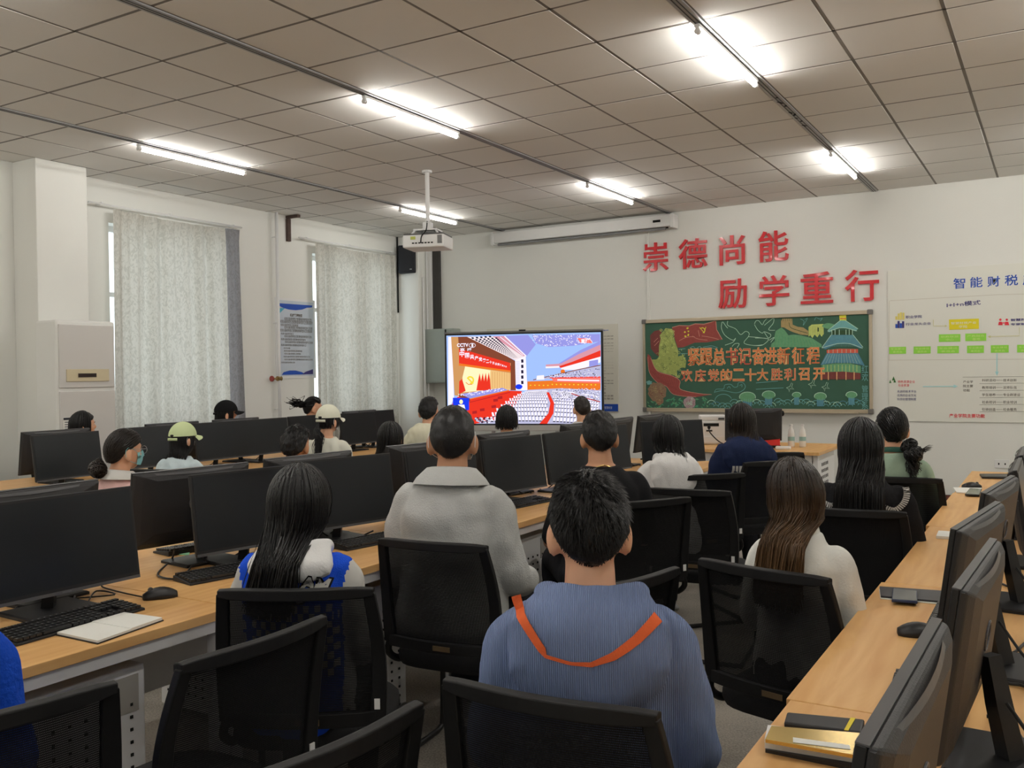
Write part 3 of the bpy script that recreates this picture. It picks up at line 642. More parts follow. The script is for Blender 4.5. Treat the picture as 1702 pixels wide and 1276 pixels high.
for i, s in enumerate(('先进的技术平台', '优秀的企业文化', '科学的管理制度')): A.text(s, 157, 280+i*47, 388, 312+i*47, p_('navy'))
for x, y, r in ((72, 172, 14), (112, 140, 20), (126, 165, 16)): A.poly([(x-r, y+22), (x, y-r*1.4), (x+r, y+22)], p_('darkgreen'))
A.line([(470, 237), (850, 233)], p_('skyblue'), 9); A.poly([(895, 233), (845, 212), (845, 254)], p_('skyblue'))
A.line([(1372, -170), (1372, 60)], p_('skyblue'), 9); A.poly([(1372, 105), (1350, 55), (1394, 55)], p_('skyblue'))
for i, s in enumerate(('产业学', '院主要', '功能')): A.text(s, 960, 162+i*52, 1080 if i < 2 else 1042, 194+i*52, p_('ink'))
A.line([(955, 121), (2000, 112)], p_('ink'), 3)
for i, (s, r) in enumerate((('科研活动', '技术创新'), ('教师培训', '双师队伍'), ('学生培养', '专业群建设'), ('社会培训', '职业培训'), ('引领创造', '社会服务'))):
    y = 142+i*89; A.text(s, 1190, y, 1355, y+34, p_('ink')); A.text(r, 1448, y, 1613 if len(r) == 4 else 1655, y+34, p_('ink')); A.line([(1362, y+17), (1442, y+17)], p_('ink'), 2.5)
    A.line([(1160, 201+i*86), (2000, 192+i*86)], p_('ink'), 2.5)
A.text('产业学院主要功能', 790, 570, 1225, 614, p_('red'), .012)
o = A.build('printing', t); o.matrix_parent_inverse = Matrix.Translation(t.location).inverted()

# notice board behind the television
t = thing('rules_poster', 'pale rules poster with blue foot strip, partly behind the television', 'poster', (-4.0, YF, .95))
zt = FP.uv(1026, 538)[1]; xr = FP.uv(1028, 600)[0]; zb = FP.uv(1026, 684)[1]
MB().box(((xr-5.2)/2+4.0, -.007, (zt+zb)/2-.95), (xr+5.2, .01, zt-zb)).build('panel', pm('sheet2', 176, 174, 164), t)
A = Art(Plane((0, YF-.0125, 0), (1, 0, 0)), inks); A.z(700, 530, 4.725)
A.text('机房管理制度', 1000, 84, 1476, 116, p_('blue'), .04)
rd = random.Random(5)
lines = ['设备使用登记管理', '不得随意更改设置', '保持室内卫生整洁', '爱护公共财物设施', '严禁携带食品入内', '服从教师安排指导']
y = 138
for k in range(21):
    if k in (2, 6, 8, 13, 18): y += 10; 
    A.text(lines[k % 6]*3, 900, y, 1510-(rd.random() < .3)*60, y+13, p_('ink')); y += 21.5
A.poly([(1200, 666), (1547, 668), (1547, 725), (1200, 722)], p_('blue')); A.text('管理处宣', 1440, 686, 1500, 706, p_('outline'))
o = A.build('printing', t); o.matrix_parent_inverse = Matrix.Translation(t.location).inverted()

# blue notice on the left wall
LP = Plane((XL+.012, 0, 0), (0, 1, 0))
u0, v0 = LP.uv(463, 625); u1, v1 = LP.uv(521, 503)
t = thing('wall_notice', 'narrow white notice with blue waves between the pipe and the far curtain', 'poster', (XL, (u0+u1)/2, v0))
MB().box((.004, 0, (v1-v0)/2), (.008, u1-u0+.06, v1-v0+.06)).build('panel', pm('lightpanel', 205, 205, 215), t)
MB().box((.008, 0, (v1-v0)/2), (.004, u1-u0, v1-v0)).build('sheet', pm('bluegrey', 158, 166, 176), t)
A = Art(LP, inks); A.z(455, 490, 9.12)
A.poly([(65, 125), (585, 160), (580, 190), (500, 195), (430, 222), (330, 232), (230, 222), (140, 195), (65, 155)], p_('blue'))
A.poly([(65, 200), (170, 200), (65, 300)], p_('teal')); A.poly([(120, 1212), (150, 1170), (240, 1145), (330, 1145), (430, 1170), (470, 1205)], p_('blue')); A.poly([(430, 1205), (480, 1165), (595, 1125), (595, 1200)], p_('navy'))
A.text('机房管理制度', 245, 292, 432, 328, p_('ink'), .02)
for k, (x0, x1) in enumerate(((160, 575), (100, 585), (105, 370), (160, 585), (100, 580), (110, 300), (160, 575), (110, 480), (170, 590), (110, 490), (150, 250), (155, 430), (160, 410), (150, 550), (160, 590), (115, 320))):
    s = ('机房设备使用登记管理制度保持室内卫生整洁爱护公共财物')[:max(3, int((x1-x0)/22))]; A.text(s, x0, 360+k*43.5, x1, 382+k*43.5, p_('ink'))
o = A.build('printing', t); o.matrix_parent_inverse = Matrix.Translation(t.location).inverted()
# ------------------------------------------------------------------ television on a stand
tvL = np.array([-4.775, 4.285]); tvR = np.array([-2.92, 4.925]); tvd = (tvR-tvL)/np.linalg.norm(tvR-tvL); tva = math.atan2(tvd[1], tvd[0]); tvc = (tvL+tvR)/2
t = thing('television', 'large lit television on a wheeled stand showing a congress hall broadcast', 'television', (tvc[0], tvc[1], 0), tva)
TZ0, TZ1 = .86, 1.995; TW = np.linalg.norm(tvR-tvL)
MB().box((0, .045, (TZ0+TZ1)/2), (TW, .07, TZ1-TZ0)).build('housing', black_plastic, t, bevel=.01)
bz = MB(); b = .022
bz.box((0, .005, TZ1-b/2), (TW, .02, b)).box((0, .005, TZ0+b/2), (TW, .02, b)).box((-TW/2+b/2, .005, (TZ0+TZ1)/2), (b, .02, TZ1-TZ0-2*b)).box((TW/2-b/2, .005, (TZ0+TZ1)/2), (b, .02, TZ1-TZ0-2*b))
bz.build('bezel', black_plastic, t)
MB().box((0, .02, TZ1+.008), (TW+.01, .06, .022)).build('top_strip', mat('tv_grey_strip', (.2, .2, .2), .4), t, bevel=.003)
MB().box((.0, .02, TZ0-.035), (TW+.01, .07, .07)).build('speaker_bar', mat('tv_silver', alb(150, 148, 145), .35, metal=.2), t, bevel=.006)
MB().box((0, .0, TZ1+.022), (.08, .03, .02)).build('camera_bar', black_plastic, t)
for sx in (-.4, .4):
    MB().box((sx, .12, .48), (.05, .05, .9)).build('post', silver_m, t, bevel=.004)
    MB().box((sx, .05, .07), (.06, .7, .05)).build('foot', silver_m, t, bevel=.008)
    for sy in (-.25, .35): MB().cyl((sx-.02, .05+sy*.9, .03), (sx+.02, .05+sy*.9, .03), .03, 14).build('castor', black_plastic, t)
MB().box((0, .12, .3), (.78, .04, .05)).build('cross_bar', silver_m, t)
TP = Plane((tvc[0]-.0*0, tvc[1], 0), (tvd[0], tvd[1], 0)); TP.o = TP.o+TP.n*.004
def tc(n, *c): return emis('tv_'+n, lin(c), TV_E)
tvm = [tc('sky', 160, 190, 245), tc('violet', 150, 150, 225), tc('white', 245, 240, 255), tc('red', 232, 55, 38), tc('deepred', 175, 38, 40), tc('orange', 235, 120, 40), tc('wood', 205, 150, 95), tc('brown', 130, 70, 50), tc('tan', 235, 190, 125), tc('cream', 255, 240, 190), tc('pink', 215, 150, 165), tc('dark', 40, 35, 60), tc('yellow', 240, 215, 60), tc('blue', 30, 60, 235), tc('seat', 185, 185, 215), tc('rose', 250, 120, 110), tc('lattice', 238, 222, 225), tc('black', 10, 8, 14)]
v_ = lambda n: 'tv_'+n
A = Art(TP, tvm); A.z(700, 530, 4.725)
hw = TW/2-b; A.rawpoly([(-hw, TZ0+b), (hw, TZ0+b), (hw, TZ1-b), (-hw, TZ1-b)], v_('sky'))
A.poly([(600, 135), (840, 125), (900, 200), (830, 290)], v_('violet'))
A.poly([(870, 128), (1405, 118), (1405, 175), (1200, 210), (1000, 220), (900, 190)], v_('violet'))
rd = random.Random(4)
A.freeze(True)
for k in range(170):
    x = rd.uniform(875, 1330); y = rd.uniform(124, 215-max(0, (x-1150)*.15)-(max(0, 960-x)*.5)); A.blob(x, y, 4, 3.2, v_('white'), .2, 6)
A.freeze(False)
A.poly([(212, 140), (245, 140), (258, 620), (222, 700), (212, 760)], v_('white'))
A.poly([(235, 140), (300, 140), (300, 605), (262, 600)], v_('wood'))
A.poly([(290, 140), (400, 138), (740, 330), (725, 400), (560, 345), (300, 270)], v_('brown')); A.poly([(296, 250), (720, 350), (722, 372), (296, 262)], v_('tan'))
A.poly([(360, 140), (600, 135), (820, 290), (740, 325)], v_('lattice')); A.poly([(560, 136), (660, 134), (825, 288), (800, 292)], v_('pink')); A.line([(655, 134), (825, 292)], v_('white'), 10); A.line([(620, 140), (800, 285)], v_('white'), 6)
for r in range(6):
    for k in range(19):
        f = k/19; g = f**.82; x = 405+r*34*(1-g*.85)+g*(735-405); y = 150-r*3+(r*2)*g+g*(312-150)
        s = 8.5*(1-g)+2.0
        if x < 390+r*40 and y < 136: continue
        A.poly([(x-s, y-s*.6), (x+s*.6, y-s*.6), (x+s, y+s*.6), (x-s*.6, y+s*.6)], v_('dark'))
A.poly([(296, 236), (400, 260), (700, 345), (703, 405), (500, 378), (298, 348)], v_('red')); A.poly([(296, 348), (703, 405), (703, 420), (296, 368)], v_('orange'))
A.text('中国共产党第二十次全国代表大会', 302, 250, 515, 345, v_('white'), .02, shear=-.30) if False else None
bn = '中国共产党第二十次全国代表大会'; x = 302.0; w = 43.0
for c in bn:
    f = (x-302)/400; yc = 277+f*108; hh = w*.62
    A.text(c, x, yc-hh*.95, x+w*.86, yc+hh*.75, v_('white'), .03); x += w; w *= .915
A.poly([(300, 366), (705, 418), (705, 555), (300, 600)], v_('wood')); A.poly([(540, 400), (705, 425), (705, 555), (540, 560)], v_('tan'))
A.poly([(345, 372), (545, 402), (535, 560), (330, 575), (325, 460)], v_('cream')); A.poly([(300, 375), (345, 378), (322, 470), (350, 560), (300, 580)], v_('wood')); A.poly([(298, 590), (300, 490), (322, 470), (350, 565)], v_('red'))
for k in range(4):
    x = 452+k*24; A.poly([(x+8, 425-k*2), (x+18, 480), (x+24, 560), (x-18+k*2, 562), (x-4, 480)], v_('red'))
for k in range(8): A.line([(560+k*19, 415), (560+k*19, 545)], v_('wood'), 3)
A.arc(385, 480, 26, 26, -2.2, 1.6, v_('yellow'), 14); A.line([(362, 460), (410, 508)], v_('yellow'), 13); A.line([(352, 498), (372, 514), (402, 512)], v_('orange'), 6)
A.poly([(703, 345), (740, 335), (745, 560), (703, 560)], v_('brown'))
A.poly([(738, 322), (822, 290), (835, 560), (745, 560)], v_('white'))
for k in range(5): A.poly([(785, 318+k*42), (803, 316+k*42), (805, 342+k*42), (787, 344+k*42)], v_('dark'))
for k in range(17): 
    for j in range(3): A.blob(750+j*10, 335+k*11, 2.6, 2.6, v_('violet'), .1, 6)
A.blob(768, 532, 28, 20, v_('blue'), .05)
# balconies
A.poly([(835, 490), (1100, 480), (1410, 488), (1410, 560), (1100, 545), (835, 560)], v_('orange'))
for k in range(16): A.blob(860+k*34, 520-(8 if k > 4 else 0)+k*.3, 6, 5, v_('yellow'), .2, 7)
A.poly([(1410, 170), (1410, 250), (1180, 340), (1080, 375), (980, 372), (980, 358), (1100, 350), (1250, 250)], v_('pink')); A.poly([(1410, 170), (1410, 200), (1240, 275), (1100, 350), (1080, 350), (1250, 245)], v_('violet'))
A.poly([(1410, 245), (1410, 295), (1200, 355), (1095, 385), (1085, 370), (1190, 335)], v_('red')); A.poly([(1410, 295), (1410, 340), (1240, 400), (1110, 400), (1095, 385), (1200, 355)], v_('white'))
A.poly([(1320, 330), (1390, 318), (1390, 365), (1320, 372)], v_('violet')); A.line([(978, 380), (1085, 376)], v_('white'), 14); A.blob(1113, 412, 18, 16, v_('orange'), .05)
A.poly([(1410, 365), (1410, 455), (1150, 462), (1000, 470), (880, 480), (1080, 430), (1240, 395)], v_('seat'))
A.line([(880, 478), (1080, 432), (1240, 396), (1410, 362)], v_('brown'), 7); A.poly([(910, 445), (965, 440), (968, 475), (905, 478)], v_('white'))
A.poly([(1025, 465), (1410, 458), (1410, 505), (1040, 492)], v_('rose')); A.line([(1070, 478), (1400, 484)], v_('white'), 12); A.line([(1010, 462), (1410, 455)], v_('red'), 8)
A.freeze(True)
for k in range(260):
    x = rd.uniform(1000, 1405); y = rd.uniform(380+(1405-x)*.16, 458); A.blob(x, y, 4, 3, v_(rd.choice(['violet', 'dark', 'white', 'seat'])), .2, 5)
A.freeze(False)
# floor, stage and seats
A.poly([(835, 556), (1100, 543), (1410, 560), (1410, 822), (425, 822), (560, 800), (700, 700), (800, 590)], v_('seat'))
A.poly([(300, 590), (640, 540), (690, 560), (380, 640), (300, 600)], v_('violet'))
A.poly([(300, 600), (380, 632), (690, 562), (790, 566), (800, 590), (720, 700), (560, 800), (425, 822), (212, 822), (212, 760), (255, 640)], v_('red'))
A.poly([(300, 585), (385, 625), (385, 650), (300, 612)], v_('brown')); A.line([(385, 628), (690, 560)], v_('orange'), 8); A.line([(380, 655), (700, 575)], v_('deepred'), 5)
for k in range(60): 
    f = k/60; A.blob(315+f*340+rd.uniform(-25, 25), 595-f*45+rd.uniform(-10, 12), 6, 3, v_('white'), .2, 6)
for x, y in ((585, 640), (570, 690), (480, 715), (420, 735), (620, 620)): A.poly([(x-18, y-10), (x+18, y-16), (x+20, y+6), (x-16, y+10)], v_('deepred'))
A.freeze(True)
for r in range(11):
    y0 = 570+r*r*1.75+r*4
    for k in range(42):
        x = 845-r*26+k*(12+r*1.55)-(r*r)*.6+0; y = y0+((k-10)**2)*.035*(1+r*.08)-6
        if x > 1400 or y > 815 or y < 560: continue
        xr = 940+((y-560)/260)**.9*60
        if abs(x-(1010+30*math.sin((y-560)/120)-(y-560)*.12)) < 18+ (y-560)*.07: continue
        h2 = 5+r*1.15; w2 = 4.5+r*.5; sl = (x-950)*.018
        A.poly([(x-w2-sl, y+h2), (x+w2-sl, y+h2), (x+w2*.8+sl*.2, y-h2), (x-w2*.8+sl*.2, y-h2)], v_('white'))
        A.poly([(x-w2-sl, y+h2), (x+w2-sl, y+h2), (x+w2-sl*1.2, y+h2*1.45), (x-w2-sl*1.2, y+h2*1.45)], v_('dark'))
A.freeze(False)
A.poly([(985, 575), (1005, 575), (1045, 660), (1040, 740), (990, 822), (930, 822), (1000, 740), (1015, 660)], v_('red'))
A.freeze(True)
for k in range(380):
    x = rd.uniform(1060, 1405); y = rd.uniform(545, 640); A.blob(x, y, 4.5, 3, v_(rd.choice(['violet', 'dark', 'white', 'white', 'seat'])), .2, 5)
A.freeze(False)
A.line([(1180, 585), (1290, 620), (1405, 650)], v_('deepred'), 8)
A.freeze(True)
for k in range(60): A.blob(rd.uniform(430, 560), rd.uniform(775, 815), 9, 6, v_(rd.choice(['white', 'seat', 'dark'])), .2, 5)
A.freeze(False)
# inset, channel marks
A.poly([(250, 618), (378, 620), (378, 715), (252, 715)], v_('blue')); A.blob(315, 650, 14, 18, v_('cream'), .05); A.poly([(285, 715), (292, 672), (340, 672), (350, 715)], v_('white'))
A.text('CCTV', 283, 190, 372, 220, v_('white'), .04); A.arc(402, 207, 26, 17, 0, 6.28, v_('white'), 4); A.text('1', 397, 194, 410, 220, v_('white'), .04)
A.text('直', 305, 228, 345, 252, v_('white'), .02); A.text('播', 362, 228, 398, 252, v_('white'), .02)
A.poly([(1228, 150), (1330, 155), (1345, 190), (1250, 185)], v_('rose')); A.text('直播', 1255, 155, 1325, 192, v_('white'), .04); A.arc(1285, 190, 60, 40, -1.5, -.1, v_('white'), 5)
o = A.build('screen_picture', t); o.matrix_parent_inverse = (Matrix.Translation(t.location) @ Matrix.Rotation(tva, 4, 'Z')).inverted()

# ------------------------------------------------------------------ desks
perf = MB()
def desk_proto():
    L, Wd = 1.306, 1.26
    t = thing('computer_desk', 'x', 'desk')
    MB().box((0, 0, .735), (Wd, L, .03)).build('tabletop', wood_m, t, bevel=.002)
    f = MB()
    for sx in (-1, 1): f.box((sx*(Wd/2-.03), 0, .70), (.03, L-.02, .04))
    for sy in (-1, 0, 1): f.box((0, sy*(L/2-.03), .70), (Wd-.09, .03, .04))
    f.build('frame', white_steel, t)
    for sx in (-1, 1):
        for sy in (-1, 1): MB().box((sx*(Wd/2-.045), sy*(L/2-.03), .34), (.05, .045, .68)).build('leg', white_steel, t, bevel=.003)
        MB().box((sx*(Wd/2-.32), .18, .33), (.46, .4, .6)).build('computer_cabinet', white_steel, t, bevel=.006)
        h = MB()
        for i in range(7):
            for j in range(12): h.box((sx*(Wd/2-.0885), .18-.15+.05*i, .1+.038*j), (.004, .009, .009))
        for j in range(12):
            for i in range(9): h.box((sx*(Wd/2-.32)-.18+.045*i, .18-.2005, .1+.038*j), (.009, .004, .009))
        tag(h.build('ventilation_holes', dark_hole, t), kind='stuff')
        MB().box((sx*(Wd/2-.0885), .31, .55), (.003, .09, .11)).build('asset_label', mat('label_grey', (.42, .4, .36), .6), t)
    MB().box((0, 0, .5), (.02, L-.1, .36)).build('modesty_panel', white_steel, t)
    return t
DP = desk_proto(); JY = [-4.31+1.31*k for k in range(5)]
ordn = ['nearest', 'second', 'third', 'fourth', 'farthest']
first = True
for k, y in enumerate(JY):
    for xc, nm in ((-1.18, 'left'), (1.23+.63, 'right')):
        lb = '%s oak-topped computer desk in the %s' % (ordn[k], 'long row along the right side' if nm == 'right' else 'middle double row left of the aisle')
        loc = (xc+random.uniform(-.006, .012), y+.655, 0)
        if first: DP.location = loc; DP['label'] = lb; DP['group'] = 'oak computer desks in rows'; first = False
        else: dup(DP, loc, 0, lb, 'oak computer desks in rows')
for k in range(4): dup(DP, (-4.36, -1.55+1.31*k+.3, 0), 0, '%s oak-topped computer desk in the far row near the windows' % ['nearest', 'second', 'third', 'farthest'][k], 'oak computer desks in rows')

# ------------------------------------------------------------------ monitors
MW, MH = .53, .31
def monitor_proto():
    t = thing('computer_monitor', 'x', 'monitor'); th = math.radians(8); Rm = Matrix.Rotation(-th, 4, 'X'); base = Vector((0, 0, .07))
    def T(mb): mb.v = [tuple(base+(Rm @ Vector(p))) for p in mb.v]; return mb
    pn = MB(); w, h = MW/2, MH
    pn.rings([[(-w, y, z0), (w, y, z0), (w, y, z1), (-w, y, z1)] for y, z0, z1 in ((0, 0, h), (.012, 0, h))]); pnl = T(pn).build('panel', black_plastic, t, bevel=.002)
    bk = MB(); R = []
    for y, e in ((.012, .0), (.024, .006), (.034, .035), (.042, .09)): R.append([(-w+e, y, e*.7), (w-e, y, e*.7), (w-e, y, h-e*.35), (-w+e, y, h-e*.35)])
    bk.rings(R); bko = T(bk).build('back_cover', grey_back, t, bevel=.004)
    ed = MB(); ed.box((0, .007, h+.0008), (w*2, .014, .002)); n = 12
    for k in range(n):      # arched rim of the back cover
        a, b2 = -1+2*k/n, -1+2*(k+1)/n; f = lambda u: .018+.02*(1-u*u)
        ed.add([(a*w, f(a)-.003, h-.004), (b2*w, f(b2)-.003, h-.004), (b2*w, f(b2)+.002, h-.004-.01*(1-b2*b2)), (a*w, f(a)+.002, h-.004-.01*(1-a*a)), (a*w, f(a)-.003, h-.012), (b2*w, f(b2)-.003, h-.012)], [(0, 1, 2, 3)])
    T(ed).build('top_edge', edge_grey, bko)
    sc = MB().box((0, -.0008, h/2+.006), (w*2-.02, .0016, h-.03)); T(sc).build('screen', black_screen, pnl)
    fr = MB().box((0, -.0012, .005), (w*2-.004, .002, .01)); T(fr).build('chin', edge_grey, pnl)
    T(MB().box((0, -.0026, .005), (.03, .001, .005))).build('front_mark', logo_m, pnl)
    lg = MB(); lg.tube([(.028*math.cos(2*PI*k/20), .0435, h*.56+.028*math.sin(2*PI*k/20)) for k in range(21)], .0022, 6); T(lg).build('logo_ring', logo_m, bko)
    MB().tube([(0, .105, .012), (0, .085, .11), (0, .07, .2)], [.026, .024, .02], 4).build('stand_neck', black_plastic, t)
    MB().rings([[(-.12+e, -.0+e, z), (.12-e, -.0+e, z), (.12-e, .19-e, z), (-.12+e, .19-e, z)] for z, e in ((0, 0), (.009, 0), (.013, .006))]).build('stand_base', black_plastic, t)
    MB().tube(curve([(.02, .1, .12), (.05, .16, .05), (.02, .2, .008), (-.08, .16, .006), (-.03, .23, .006)]), .0035, 6).build('cable', black_plastic, t)
    return t
MP = monitor_proto(); MFIRST = [True]
def put_monitor(xy, rz, label, z=.75):
    d = Vector((0, .043)); c, s = math.cos(rz), math.sin(rz); loc = (xy[0]-(-s*.043), xy[1]-(c*.043), z+.0005)
    if MFIRST[0]:
        MP.location = loc; MP.rotation_euler = (0, 0, rz); MP['label'] = label; MP['group'] = 'black computer monitors'; MFIRST[0] = False; return MP
    return dup(MP, loc, rz, label, 'black computer monitors')
def from_corner(px, side, hd, z=1.127):
    P = on(2, z, *px)[:2]; d = np.array([math.cos(math.radians(hd)), math.sin(math.radians(hd))]); return P+d*(MW/2)*(1 if side == 'L' else -1)
R_ = math.radians
Fm = [((218, 808), 'R', 88, 'large dark screen at the left edge, above the open notebook'), ((315, 790), 'L', 80, 'dark screen left of the long-haired girl in the blue jacket'), ((648, 753), 'R', 77, 'dark screen right of the long-haired girl in the blue jacket'),
      ((672, 751), 'L', 84, 'dark screen mostly hidden behind the man in the grey jacket'), ((799.5, 731.5), 'L', 80, 'dark screen just right of the man in the grey jacket'), ((904, 721), 'L', 86, 'dark screen left of the man in the black T-shirt'), ((1041, 704.6), 'R', 80, 'dark screen right of the head of the man in the black T-shirt')]
for px, sd, hd, lb in Fm:
    put_monitor(from_corner(px, sd, hd), R_(hd), lb)
put_monitor((-.70, 1.36), R_(52), 'dark screen turned towards the room, behind the girl in the white hoodie')
Bm = [((160, 795), 'R', -1.28, 92, 'monitor with its back to the nearest left screen, at the left edge'), ((217, 782), 'L', -1.33, 82, 'monitor left of centre below the woman in pink'), ((581, 749), 'R', -1.24, 85, 'monitor in front of the man with short hair, middle row'), ((641, 741), 'L', -1.22, 82, 'monitor below the dark bobbed head beside the grey jacket'),
      ((792, 724), 'L', -1.25, 84, 'monitor behind the ear of the man in grey, middle row'), ((931, 713), 'L', -1.25, 86, 'monitor below the television stand, middle row'), ((1000, 697), 'L', -1.26, 88, 'tall-looking monitor right of the television, middle row'), ((1059, 691), 'L', -1.23, 88, 'farthest monitor of the middle row, behind the turned screen')]
for px, sd, x, hd, lb in Bm:
    P = on(0, x, *px)[:2]; d = np.array([math.cos(R_(hd)), math.sin(R_(hd))]); cxy = P+d*(MW/2)*(1 if sd == 'L' else -1)
    put_monitor(cxy, R_(hd-180), lb)
F2 = [((52, 725), 'L', -4.05, 95, 'dark screen at the far left, in front of the white air conditioner'), ((205, 710), 'L', -4.2, 88, 'dark screen between the woman in pink and the green cap'), ((322, 703), 'L', -4.2, 90, 'dark screen right of the green cap'), ((402, 697), 'L', -4.2, 90, 'dark screen below the wall pipe in the far row'), ((479, 690), 'L', -4.25, 92, 'dark screen left of the cream cap'), ((654, 679.5), 'R', -4.3, 88, 'dark screen at the right end of the far row, under the far curtain')]
for px, sd, x, hd, lb in F2:
    P = on(0, x, *px)[:2]; d = np.array([math.cos(R_(hd)), math.sin(R_(hd))]); put_monitor(P+d*(MW/2)*(1 if sd == 'L' else -1), R_(hd), lb)
put_monitor((-4.2, 1.93), R_(90), 'dark screen hidden behind the cream cap in the far row')
for px, sd, lb in (((34, 722), 'L', 'monitor facing the windows at the left end of the far row'), ((240, 706), 'L', 'monitor facing the windows behind the head of the woman in pink'), ((352, 699), 'L', 'monitor facing the windows below the black cap'), ((568, 683), 'L', 'monitor facing the windows below the far curtain')):
    P = on(0, -4.52, *px)[:2]; put_monitor((-4.52, P[1]+MW/2), R_(-90), lb)
for (pa, pb), lb in ((((1414, 1240), (1551, 1019)), 'nearest monitor seen from behind at the bottom right, beside the notebooks'), (((1580, 977), (1646, 891)), 'second monitor from the front seen from behind on the right desk'), (((1580, 876.5), (1653, 832)), 'third monitor from the front seen from behind on the right desk'), (((1633, 815.6), (1677, 790)), 'fourth monitor seen from behind, near the far end of the right desk')):
    a_, b_ = on(2, 1.13, *pa)[:2], on(2, 1.13, *pb)[:2]; m_ = (a_+b_)/2; hd = math.atan2(*(b_-a_)[::-1]); put_monitor(m_, hd-PI, lb)
# opposite side of the right desk
put_monitor((1.64, -1.14), R_(90), 'monitor facing right on the far half of the right desk, at the right edge')
put_monitor((1.64, -.50), R_(90), 'monitor facing right behind another one at the right edge')

# ------------------------------------------------------------------ keyboards, mice
kb_dark = mat('keyboard_black', (.013, .013, .014), .5); key_m = mat('key_black', (.02, .02, .021), .45); key_leg = mat('key_legend', (.22, .22, .23), .6)
def kb_proto():
    t = thing('keyboard', 'x', 'keyboard'); MB().rings([[(-.22, -.066, 0), (.22, -.066, 0), (.22, .066, 0), (-.22, .066, 0)], [(-.219, -.065, .008), (.219, -.065, .008), (.219, .065, .02), (-.219, .065, .02)]]).build('base', kb_dark, t, bevel=.002)
    k = MB(); lg = MB()
    for r in range(6):
        y = -.052+r*.0195+(.006 if r == 5 else 0); z = .0095+(y+.065)/.13*.012
        for c in range(21):
            x = -.205+c*.0198+(.004 if c > 14 else 0)+(.004 if c > 17 else 0)
            if (r == 0 and 4 <= c <= 8): 
                if c == 6: k.box((x, y, z+.004), (.09, .016, .008))
                continue
            if r in (1, 2) and 15 <= c <= 17 and not (r == 1 and c == 16): continue
            k.box((x, y, z+.004), (.0165, .0165, .008)); lg.box((x-.003, y+.002, z+.0082), (.004, .005, .0006))
    ko = tag(k.build('keys', key_m, t), kind='stuff'); tag(lg.build('key_legends', key_leg, ko), kind='stuff'); return t
KP = kb_proto()
def mouse_proto():
    t = thing('computer_mouse', 'x', 'mouse'); b = MB(); R = []
    for k in range(9):
        f = k/8; y = -.055+.11*f; w = .033*(1-(2*f-1)**4*.5)*(.9 if f > .5 else 1); h = .036*math.sin(PI*(.12+.76*f))**.8
        R.append([(w*math.cos(PI*j/8), y, .002+h*math.sin(PI*j/8)) for j in range(9)]+[(-w*.9, y, 0), (w*.9, y, 0)])
    b.rings(R).build('body', black_plastic, t, smooth=True)
    MB().cyl((-.004, .03, .03), (.004, .03, .03), .009, 12).build('scroll_wheel', edge_grey, t)
    return t
MO = mouse_proto()
kfr, kfl = on(2, .765, 241.6, 1006)[:2], on(2, .765, 66.7, 1055)[:2]; kd = (kfr-kfl)/np.linalg.norm(kfr-kfl); kc = kfr-kd*.22+np.array([-kd[1], kd[0]])*.066
ks = [(kc, math.atan2(kd[1], kd[0]), 'black keyboard beside the open notebook on the left desk'), (on(2, .76, 392, 948)[:2], R_(78), 'black keyboard left of the girl in the blue jacket'), (on(2, .76, 625, 897)[:2], R_(80), 'black keyboard between the blue jacket and the grey jacket'), (on(2, .76, 868, 836)[:2], R_(84), 'black keyboard just right of the grey jacket'),
      (np.array([1.50, -2.93]), R_(-86), 'black keyboard standing under the nearest right monitors'), (np.array([1.50, -2.05]), R_(-90), 'black keyboard behind the second right monitor'), (on(2, .76, 345, 905)[:2]+np.array([-.0, 0]), R_(-100), 'black keyboard on the far half of the left desk below the green booklet')]
for i, (p, r, lb) in enumerate(ks):
    if i == 0: KP.location = (*p, .7505); KP.rotation_euler = (0, 0, r); KP['label'] = lb; KP['group'] = 'black keyboards'
    else: dup(KP, (p[0], p[1], .7505), r, lb, 'black keyboards')
ms = [(on(2, .765, 266, 986)[:2], R_(150), 'black mouse beside the keyboard on the left desk'), (on(2, .765, 1527, 1047)[:2], R_(-75), 'black mouse on the right desk by the nearest monitor'), (on(2, .765, 1615, 807)[:2], R_(-75), 'black mouse on the white pad near the far end of the right desk'), (np.array([1.78, -1.55]), R_(20), 'small black mouse at the right edge of the right desk')]
for i, (p, r, lb) in enumerate(ms):
    if i == 0: MO.location = (*p, .7505); MO.rotation_euler = (0, 0, r); MO['label'] = lb; MO['group'] = 'black computer mice'
    else: dup(MO, (p[0], p[1], .7505), r, lb, 'black computer mice')
def cable(pts, lb, r=.0028, cat='cable'):
    o = MB().tube(curve(pts, 6), r, 6).build('desk_cable', black_plastic, None, smooth=True); return tag(o, lb, cat)
mp0 = on(2, .765, 243, 990); 
cable([tuple(on(2, .757, 243, 993)), tuple(on(2, .757, 205, 985)), tuple(on(2, .757, 170, 975)), tuple(on(2, .78, 176, 968))], 'thin black mouse cable looping behind the left keyboard')
cable([tuple(on(2, .757, 145, 1003)), tuple(on(2, .757, 160, 982)), tuple(on(2, .757, 190, 988)), tuple(on(2, .757, 110, 995))], 'thin black cable tangled under the nearest left screen')
cable([tuple(on(2, .757, 325, 930)), tuple(on(2, .757, 300, 960)), tuple(on(2, .757, 262, 955)), tuple(on(2, .757, 285, 930)), tuple(on(2, .84, 290, 912))], 'black cable loop on the left desk between two screens', .004)
cable([tuple(on(2, .757, 640, 870)), tuple(on(2, .757, 652, 900)), tuple(on(2, .757, 600, 895)), tuple(on(2, .80, 620, 882))], 'black cable loop beside the girl in the blue jacket', .004)
